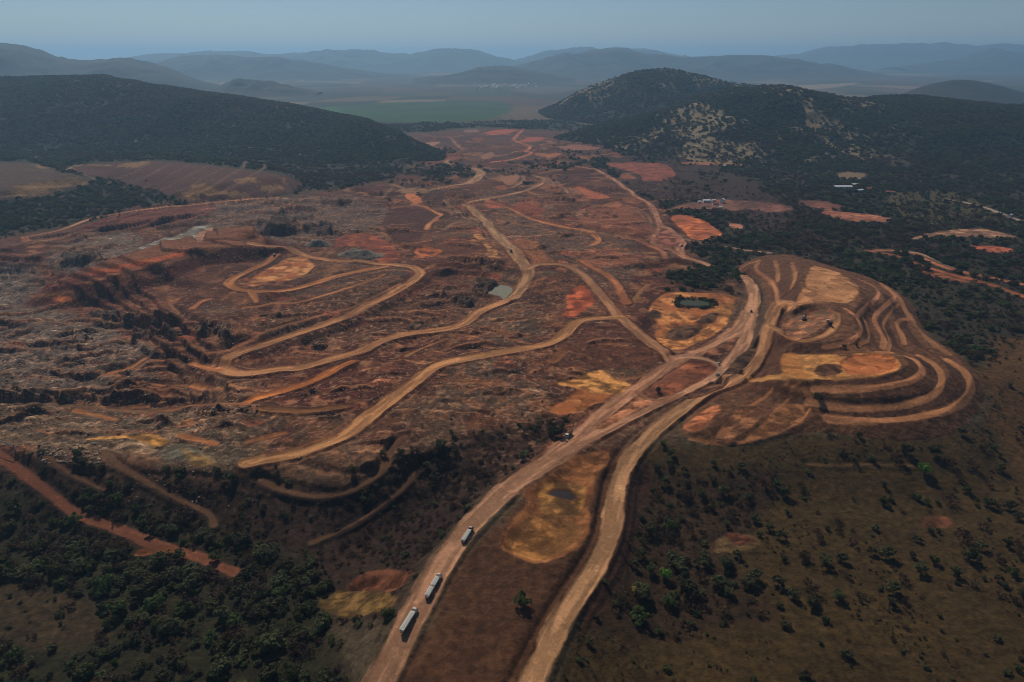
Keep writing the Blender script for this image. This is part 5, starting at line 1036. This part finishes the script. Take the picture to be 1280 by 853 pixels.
def tip_truck(name, label, px, py, qx, qy, cabm, bodym):
    loc, rz = place(px, py, qx, qy); t = thing(name, label, 'truck', loc, rz)
    MB().box((0, 0, 0.95), (8.0, 0.95, 0.35)).build('chassis', PM['paint_dark'], t)
    MB().poly([(2.0, 0.75), (4.1, 0.75), (4.15, 1.7), (3.9, 2.8), (3.5, 3.0), (2.0, 3.0)], -1.22, 1.22).build('cab', cabm, t)
    MB().poly([(4.17, 1.75), (4.21, 1.75), (3.99, 2.72), (3.93, 2.72)], -1.05, 1.05).build('windscreen', PM['glass_dark'], t)
    for s in (-1, 1): MB().box((3.1, s * 1.225, 2.1), (0.9, 0.03, 0.7)).build('side_window', PM['glass_dark'], t)
    MB().box((-1.2, 0, 2.1), (5.8, 2.1, 1.7), (1.04, 1.15)).build('tipper_body', bodym, t)
    MB().box((-1.2, 0, 3.05), (5.2, 2.0, 0.5), (0.7, 0.4)).build('load', PM['ore'], t)
    MB().box((4.2, 0, 0.65), (0.2, 2.3, 0.45)).build('bumper', PM['paint_grey'], t)
    for wx in (2.9, -1.6, -2.9):
        for s in (-1, 1): wheel(t, wx, s * 1.05)
    return t
tip_truck('tipper_truck', 'small white cabbed tipper truck driving down past the scrub slope', 711, 545, 701, 554, PM['paint_white'], PM['paint_dark'])
tip_truck('tipper_truck', 'dark truck with a white cab parked right in the terraced hollow', 1036, 405, 1029, 403, PM['paint_white'], PM['paint_dark'])
tip_truck('tipper_truck', 'dark truck climbing the haul road above the road fork', 639, 315, 634, 309, PM['paint_dark'], PM['paint_dark'])
tip_truck('tipper_truck', 'dark truck inside the orange hairpin loop on the left', 343, 320, 338, 326, PM['paint_dark'], PM['paint_red'])
def pickup(name, label, px, py, qx, qy, bm):
    loc, rz = place(px, py, qx, qy); t = thing(name, label, 'car', loc, rz)
    MB().poly([(-2.6, 0.45), (2.55, 0.45), (2.65, 0.9), (2.4, 1.15), (-2.6, 1.15)], -0.92, 0.92).build('body', bm, t)
    MB().poly([(-0.7, 1.15), (1.25, 1.15), (0.55, 1.85), (-0.6, 1.85)], -0.82, 0.82).build('cabin', PM['glass_dark'], t)
    MB().box((-0.02, 0, 1.88), (1.25, 1.62, 0.06)).build('roof', bm, t)
    MB().box((-1.7, 0, 1.2), (1.6, 1.5, 0.08)).build('load_bed', PM['paint_dark'], t)
    for s in (-1, 1): MB().box((2.62, s * 0.62, 0.85), (0.08, 0.35, 0.18)).build('headlight', PM['paint_white'], t)
    for wx in (1.65, -1.6):
        for s in (-1, 1): wheel(t, wx, s * 0.82, 0.7)
pickup('pickup', 'white pickup on the thin connecting road by the oval island', 898, 456, 893, 452, PM['paint_white'])
pickup('pickup', 'white pickup on the lower carriageway below the connecting road', 897, 469, 905, 461, PM['paint_white'])
pickup('pickup', 'dark car on the wide bend beside the terraced dump', 939, 390, 941, 380, PM['paint_dark'])
pickup('pickup', 'dark car on the far ring road beside the wood', 852, 308, 855, 303, PM['paint_dark'])
def excavator(label, px, py, qx, qy):
    loc, rz = place(px, py, qx, qy); t = thing('excavator', label, 'excavator', loc, rz)
    for s in (-1, 1): MB().poly([(-2.2, 0.35), (-1.8, 0.0), (1.8, 0.0), (2.2, 0.35), (2.2, 0.75), (1.8, 1.05), (-1.8, 1.05), (-2.2, 0.75)], s * 1.4 - 0.35, s * 1.4 + 0.35).build('track', PM['rubber'], t)
    MB().cyl((0, 0, 1.0), (0, 0, 1.35), 0.9, 12).build('turntable', PM['paint_dark'], t)
    MB().box((-0.5, 0, 2.0), (4.6, 2.8, 1.3)).build('engine_house', PM['paint_dark'], t)
    MB().box((-2.55, 0, 1.9), (0.7, 2.6, 1.0)).build('counterweight', PM['paint_grey'], t)
    c = MB().box((1.1, 0.85, 2.95), (1.5, 1.1, 1.5), (0.85, 0.9)).build('cab', PM['paint_white'], t)
    MB().box((1.84, 0.85, 2.95), (0.06, 0.9, 1.0)).build('windscreen', PM['glass_dark'], c)
    MB().poly([(1.3, 1.7), (1.7, 1.5), (4.4, 4.9), (6.4, 4.7), (6.4, 5.1), (4.2, 5.5)], -0.55, -0.1).build('boom', PM['paint_dark'], t)
    MB().poly([(6.1, 5.3), (6.6, 5.2), (7.4, 2.2), (7.1, 2.1)], -0.5, -0.15).build('stick', PM['paint_dark'], t)
    MB().poly([(7.0, 2.3), (7.6, 2.0), (7.4, 1.1), (6.6, 0.8), (6.2, 1.4)], -0.9, 0.3).build('bucket', PM['steel'], t)
excavator('dark excavator with a white cab digging in the terraced hollow', 1005, 400, 1009, 393)
# gantry of grey pipe at the left edge
loc = spot(20, 568); a2 = spot(-14, 560)
g = thing('pipe_gantry', 'grey steel pipe gantry by the red dirt road at the left edge', 'gantry', loc, 0)
dx, dy = a2[0] - loc[0], a2[1] - loc[1]
MB().cyl((0, 0, -0.5), (0, 0, 7.5), 0.28, 8).build('post', PM['steel'], g); MB().cyl((dx, dy, a2[2] - loc[2] - 0.5), (dx, dy, 7.5), 0.28, 8).build('post', PM['steel'], g)
MB().cyl((0.3, 0, 7.5), (dx, dy, 7.9), 0.3, 8).build('beam', PM['steel'], g)
for f in (0.25, 0.5, 0.75): MB().cyl((dx * f, dy * f, 7.5), (dx * f, dy * f, 6.7), 0.12, 6).build('hanger', PM['steel'], g)
# ------------------------------------------------------------------ stockpiles of grey gravel
def stockpile(label, px, py, L, W, H, rz, seed):
    x, y, z = spot(px, py); n, m_ = 44, 22
    u = np.linspace(-1, 1, n)[:, None] * np.ones((1, m_)); v = np.linspace(-1, 1, m_)[None] * np.ones((n, 1))
    X = u * L / 2; Y = v * W / 2
    r = np.maximum(np.abs(u) ** 2.5 + np.abs(v) ** 2.2, 1e-6)
    e = np.clip((1.0 - r ** 0.5 + (fbm(X, Y, 12, 3, seed) - 0.5) * 0.35) * 1.35, -0.2, 1.0)
    Z = H * np.where(e < 1, e, 1.0) + (fbm(X, Y, 7, 4, seed + 2, None, 0.7) - 0.5) * H * 0.8 - 0.3
    ii = (np.arange(n - 1)[:, None] * m_ + np.arange(m_ - 1)[None]); F = np.stack([ii, ii + m_, ii + m_ + 1, ii + 1], -1).reshape(-1, 4)
    o = link('gravel_stockpile', mesh_np('gravel_stockpile', np.stack([X, Y, Z], -1).reshape(-1, 3), F, None, PM['gravel_grey']), None, None, label, 'stockpile', 'grey gravel stockpiles')
    o.location = (x, y, z - 0.2); o.rotation_euler = (0, 0, rz)
stockpile('smaller grey gravel stockpile above the haul road, left of the other', 397, 307, 42, 24, 9, 0.1, 3)
stockpile('larger long grey gravel stockpile just above the haul road', 448, 320, 72, 34, 9, 0.02, 5)
# ------------------------------------------------------------------ buildings
def house(name, label, x, y, z, L, W, h, rz, wm, rm, rh=1.6, group=None, nwin=5, detail=True):
    t = thing(name, label, 'building', (x, y, z), rz, group)
    MB().box((0, 0, h / 2 - 0.5), (L, W, h + 1)).build('wall', wm, t)
    MB().gable(L, W, rh, h).build('roof', rm, t)
    if detail:
        for i in range(nwin):
            wx = -L / 2 + L * (i + 0.5) / nwin
            if i == nwin // 2:
                MB().box((wx, -W / 2 - 0.04, 1.1), (1.3, 0.1, 2.2)).build('door', PM['window_dark'], t)
            else:
                wd = MB().box((wx, -W / 2 - 0.04, h * 0.55), (L / nwin * 0.5, 0.1, h * 0.4)).build('window', PM['window_dark'], t)
                MB().box((wx, -W / 2 - 0.1, h * 0.33), (L / nwin * 0.56, 0.2, 0.12)).build('sill', PM['wall_white'], wd)
    return t
def house_px(label, px, py, *a, **k):
    x, y, z = spot(px, py); return house('shed' if 'shed' in label else 'building', label, x, y, z, *a, **k)
G1 = 'buildings of the compound below the right-hand hill'
house_px('longest white roofed building of the compound below the right-hand hill', 1053, 236, 36, 12, 5, 0.0, PM['wall_white'], PM['roof_metal'], group=G1, nwin=8)
house_px('white roofed building right beside the longest one in the compound', 1069, 233, 16, 9, 4.5, 0.05, PM['wall_white'], PM['roof_metal'], group=G1)
house_px('pale low building in front of the compound, below its right end', 1074, 240, 15, 8, 4, 0.5, PM['wall_cream'], PM['roof_metal'], group=G1)
house_px('red roofed building right of the white ones in the compound', 1088, 238, 16, 9, 4, -0.2, PM['wall_cream'], PM['roof_red'], group=G1)
house_px('small pale building left of the longest one', 1034, 235, 9, 7, 3.5, 0.1, PM['wall_cream'], PM['roof_dark'], group=G1)
house_px('red roofed low building at the right end of the compound', 1112, 242, 18, 8, 3.5, -0.25, PM['wall_cream'], PM['roof_red'], group=G1)
G2 = 'sheds of the site camp'
for lab, px, py, L, W, h, rz, rm in (('widest white shed of the site camp above the orange pit', 883, 253, 13, 8, 4, 0.0, 'roof_metal'), ('small shed left of the widest one in the site camp', 874, 254, 6, 5, 3, 0.2, 'roof_metal'), ('small white shed in the middle of the site camp', 892, 252, 6, 5, 3, 0.0, 'roof_metal'), ('red roofed shed in the middle of the site camp', 894, 256, 11, 6, 3, 0.1, 'roof_red'), ('tall narrow white shed at the right end of the site camp', 903, 254, 6, 7, 7, 0.9, 'roof_metal'), ('white shed standing alone in front of the site camp', 900, 261, 8, 6, 3, 0.3, 'roof_metal'), ('lone white shed on the bare strip above the dark scrub', 906, 209, 11, 7, 4, 0.0, 'roof_metal')):
    house_px(lab, px, py, L, W, h, rz, PM['wall_white'], PM[rm], group=G2, nwin=3)
house_px('small white shed beside the road at the right edge', 1263, 271, 8, 6, 3.5, 0.4, PM['wall_white'], PM['roof_metal'], nwin=3)
P, _ = HILLS['left']; hx, hy = to_px(P[..., 0], P[..., 1], P[..., 2])
def on_left_hill(px, py):
    i = np.argmin((hx - px) ** 2 + (hy - py) ** 2 + 1e6 * (np.arange(P.shape[0])[:, None] < 31)); return P.reshape(-1, 3)[i]
for lab, px, py, L in (('longer white building in the forest at the foot of the left hill', 314, 187, 13), ('second white building in the left hill forest, right of the longer one', 338, 189, 11), ('small pale building in the left hill forest, farthest right', 350, 191, 7)):
    q_ = on_left_hill(px, py); house('building', lab, *q_, L, 7, 5.5, -0.1, PM['wall_cream'], PM['roof_dark'], group='buildings in the left hill forest', nwin=6)
rt = random.Random(5)
WALL = MB().box((0, 0, 3.5), (15, 11, 8)).mesh('wall', PM['wall_white']); ROOFS = [MB().gable(15, 11, 3, 7.4).mesh('roof', PM[k]) for k in ('roof_metal', 'roof_red', 'wall_cream')]
for i in range(60):
    px = 593 + 78 * rt.random(); py = 103.5 + 7.5 * rt.random() - (px - 630) * 0.02
    x, y, z = spot(px, py)
    t = thing('house', 'tiny pale house of the far town on the plain beyond the green field', 'house', (x, y, z), rt.uniform(-0.4, 0.4), 'houses of the far town')
    link('wall', WALL, None, t); link('roof', ROOFS[rt.randrange(3)], None, t)
# ------------------------------------------------------------------ loose boulders in the spoil
M_ROCK = plain('pale_rock', (146, 124, 102), 0.9, 0, 0.35, 0.8, 0.15)
ico = [(0, 0, 1), (0.89, 0, 0.45), (0.28, 0.85, 0.45), (-0.72, 0.53, 0.45), (-0.72, -0.53, 0.45), (0.28, -0.85, 0.45), (0.72, 0.53, -0.45), (-0.28, 0.85, -0.45), (-0.89, 0, -0.45), (-0.28, -0.85, -0.45), (0.72, -0.53, -0.45), (0, 0, -1)]
icf = [(0, 1, 2), (0, 2, 3), (0, 3, 4), (0, 4, 5), (0, 5, 1), (1, 6, 2), (2, 7, 3), (3, 8, 4), (4, 9, 5), (5, 10, 1), (6, 7, 2), (7, 8, 3), (8, 9, 4), (9, 10, 5), (10, 6, 1), (11, 7, 6), (11, 8, 7), (11, 9, 8), (11, 10, 9), (11, 6, 10)]
ico = np.array(ico); icf = np.array(icf)
def boulders(label, clusters, mat, seed):
    r = np.random.RandomState(seed); V = []; F = []
    for x0, x1, y0, y1, n, s0, s1 in clusters:
        xy = unproj(np.stack([x0 + (x1 - x0) * r.rand(n), y0 + (y1 - y0) * r.rand(n)], 1)); z = zat(xy[:, 0], xy[:, 1]); oc = sample((CLS > 0) * 1.0, xy[:, 0], xy[:, 1])
        for i in range(n):
            if oc[i] > 0.1: continue
            s = s0 + (s1 - s0) * r.rand() ** 2.5
            v = ico * (0.7 + 0.5 * r.rand(12, 1)) * s * np.array([1, 0.8 + 0.4 * r.rand(), 0.7]); a = r.rand() * 6.28
            v = np.stack([v[:, 0] * math.cos(a) - v[:, 1] * math.sin(a), v[:, 0] * math.sin(a) + v[:, 1] * math.cos(a), v[:, 2]], 1) + np.array([xy[i, 0], xy[i, 1], z[i] + 0.1 * s])
            F.append(icf + 12 * len(V)); V.append(v)
    link('boulders', mesh_np('boulders', np.concatenate(V), np.concatenate(F), None, mat, False), 'stuff', None, label, 'rubble')
boulders('pale boulders strewn over the spoil at the edge of the pit', [(50, 128, 553, 580, 260, 0.4, 1.6), (195, 290, 545, 590, 200, 0.3, 1.1), (0, 300, 380, 545, 2600, 0.3, 1.3), (300, 720, 330, 500, 2600, 0.3, 1.1), (280, 560, 250, 330, 1400, 0.4, 1.5), (0, 280, 280, 380, 1300, 0.3, 1.3), (560, 820, 230, 340, 1500, 0.4, 1.5), (330, 560, 470, 580, 250, 0.3, 0.9), (140, 300, 590, 640, 90, 0.3, 0.9), (330, 480, 400, 450, 160, 0.3, 0.9), (600, 760, 260, 330, 250, 0.4, 1.3)], M_ROCK, 4)
M_DROCK = plain('shade_toned_rock', (62, 52, 45), 0.9, 0, 0.35, 0.8, 0.15)  # rubble takes the shade tone painted on the outcrops
boulders('broken rock lying around the pit outcrops, coloured dark like their painted shade', [(c[0] - rx, c[0] + rx, c[1] - ry, c[1] + ry, int(rx * ry * 0.3), 0.4, 1.5) for c, rx, ry, hz in OUTCROPS], M_DROCK, 8)
# ------------------------------------------------------------------ haze: the dry-season air over the valley
hb = MB().box((0, 33000, 285), (150000, 84000, 770)).mesh('haze', bpy.data.materials.new('haze_air'))
hm = hb.materials[0]; hm.use_nodes = True; HN = hm.node_tree.nodes; HN.remove(HN['Principled BSDF'])
pv = HN.new('ShaderNodeVolumePrincipled'); pv.inputs['Density'].default_value = HAZE_DENSITY; pv.inputs['Color'].default_value = (0.40, 0.67, 0.94, 1); pv.inputs['Anisotropy'].default_value = 0.35
hm.node_tree.links.new(pv.outputs[0], HN['Material Output'].inputs['Volume'])
link('haze', hb, 'stuff', None, 'thin blue haze filling the valley air', 'haze')
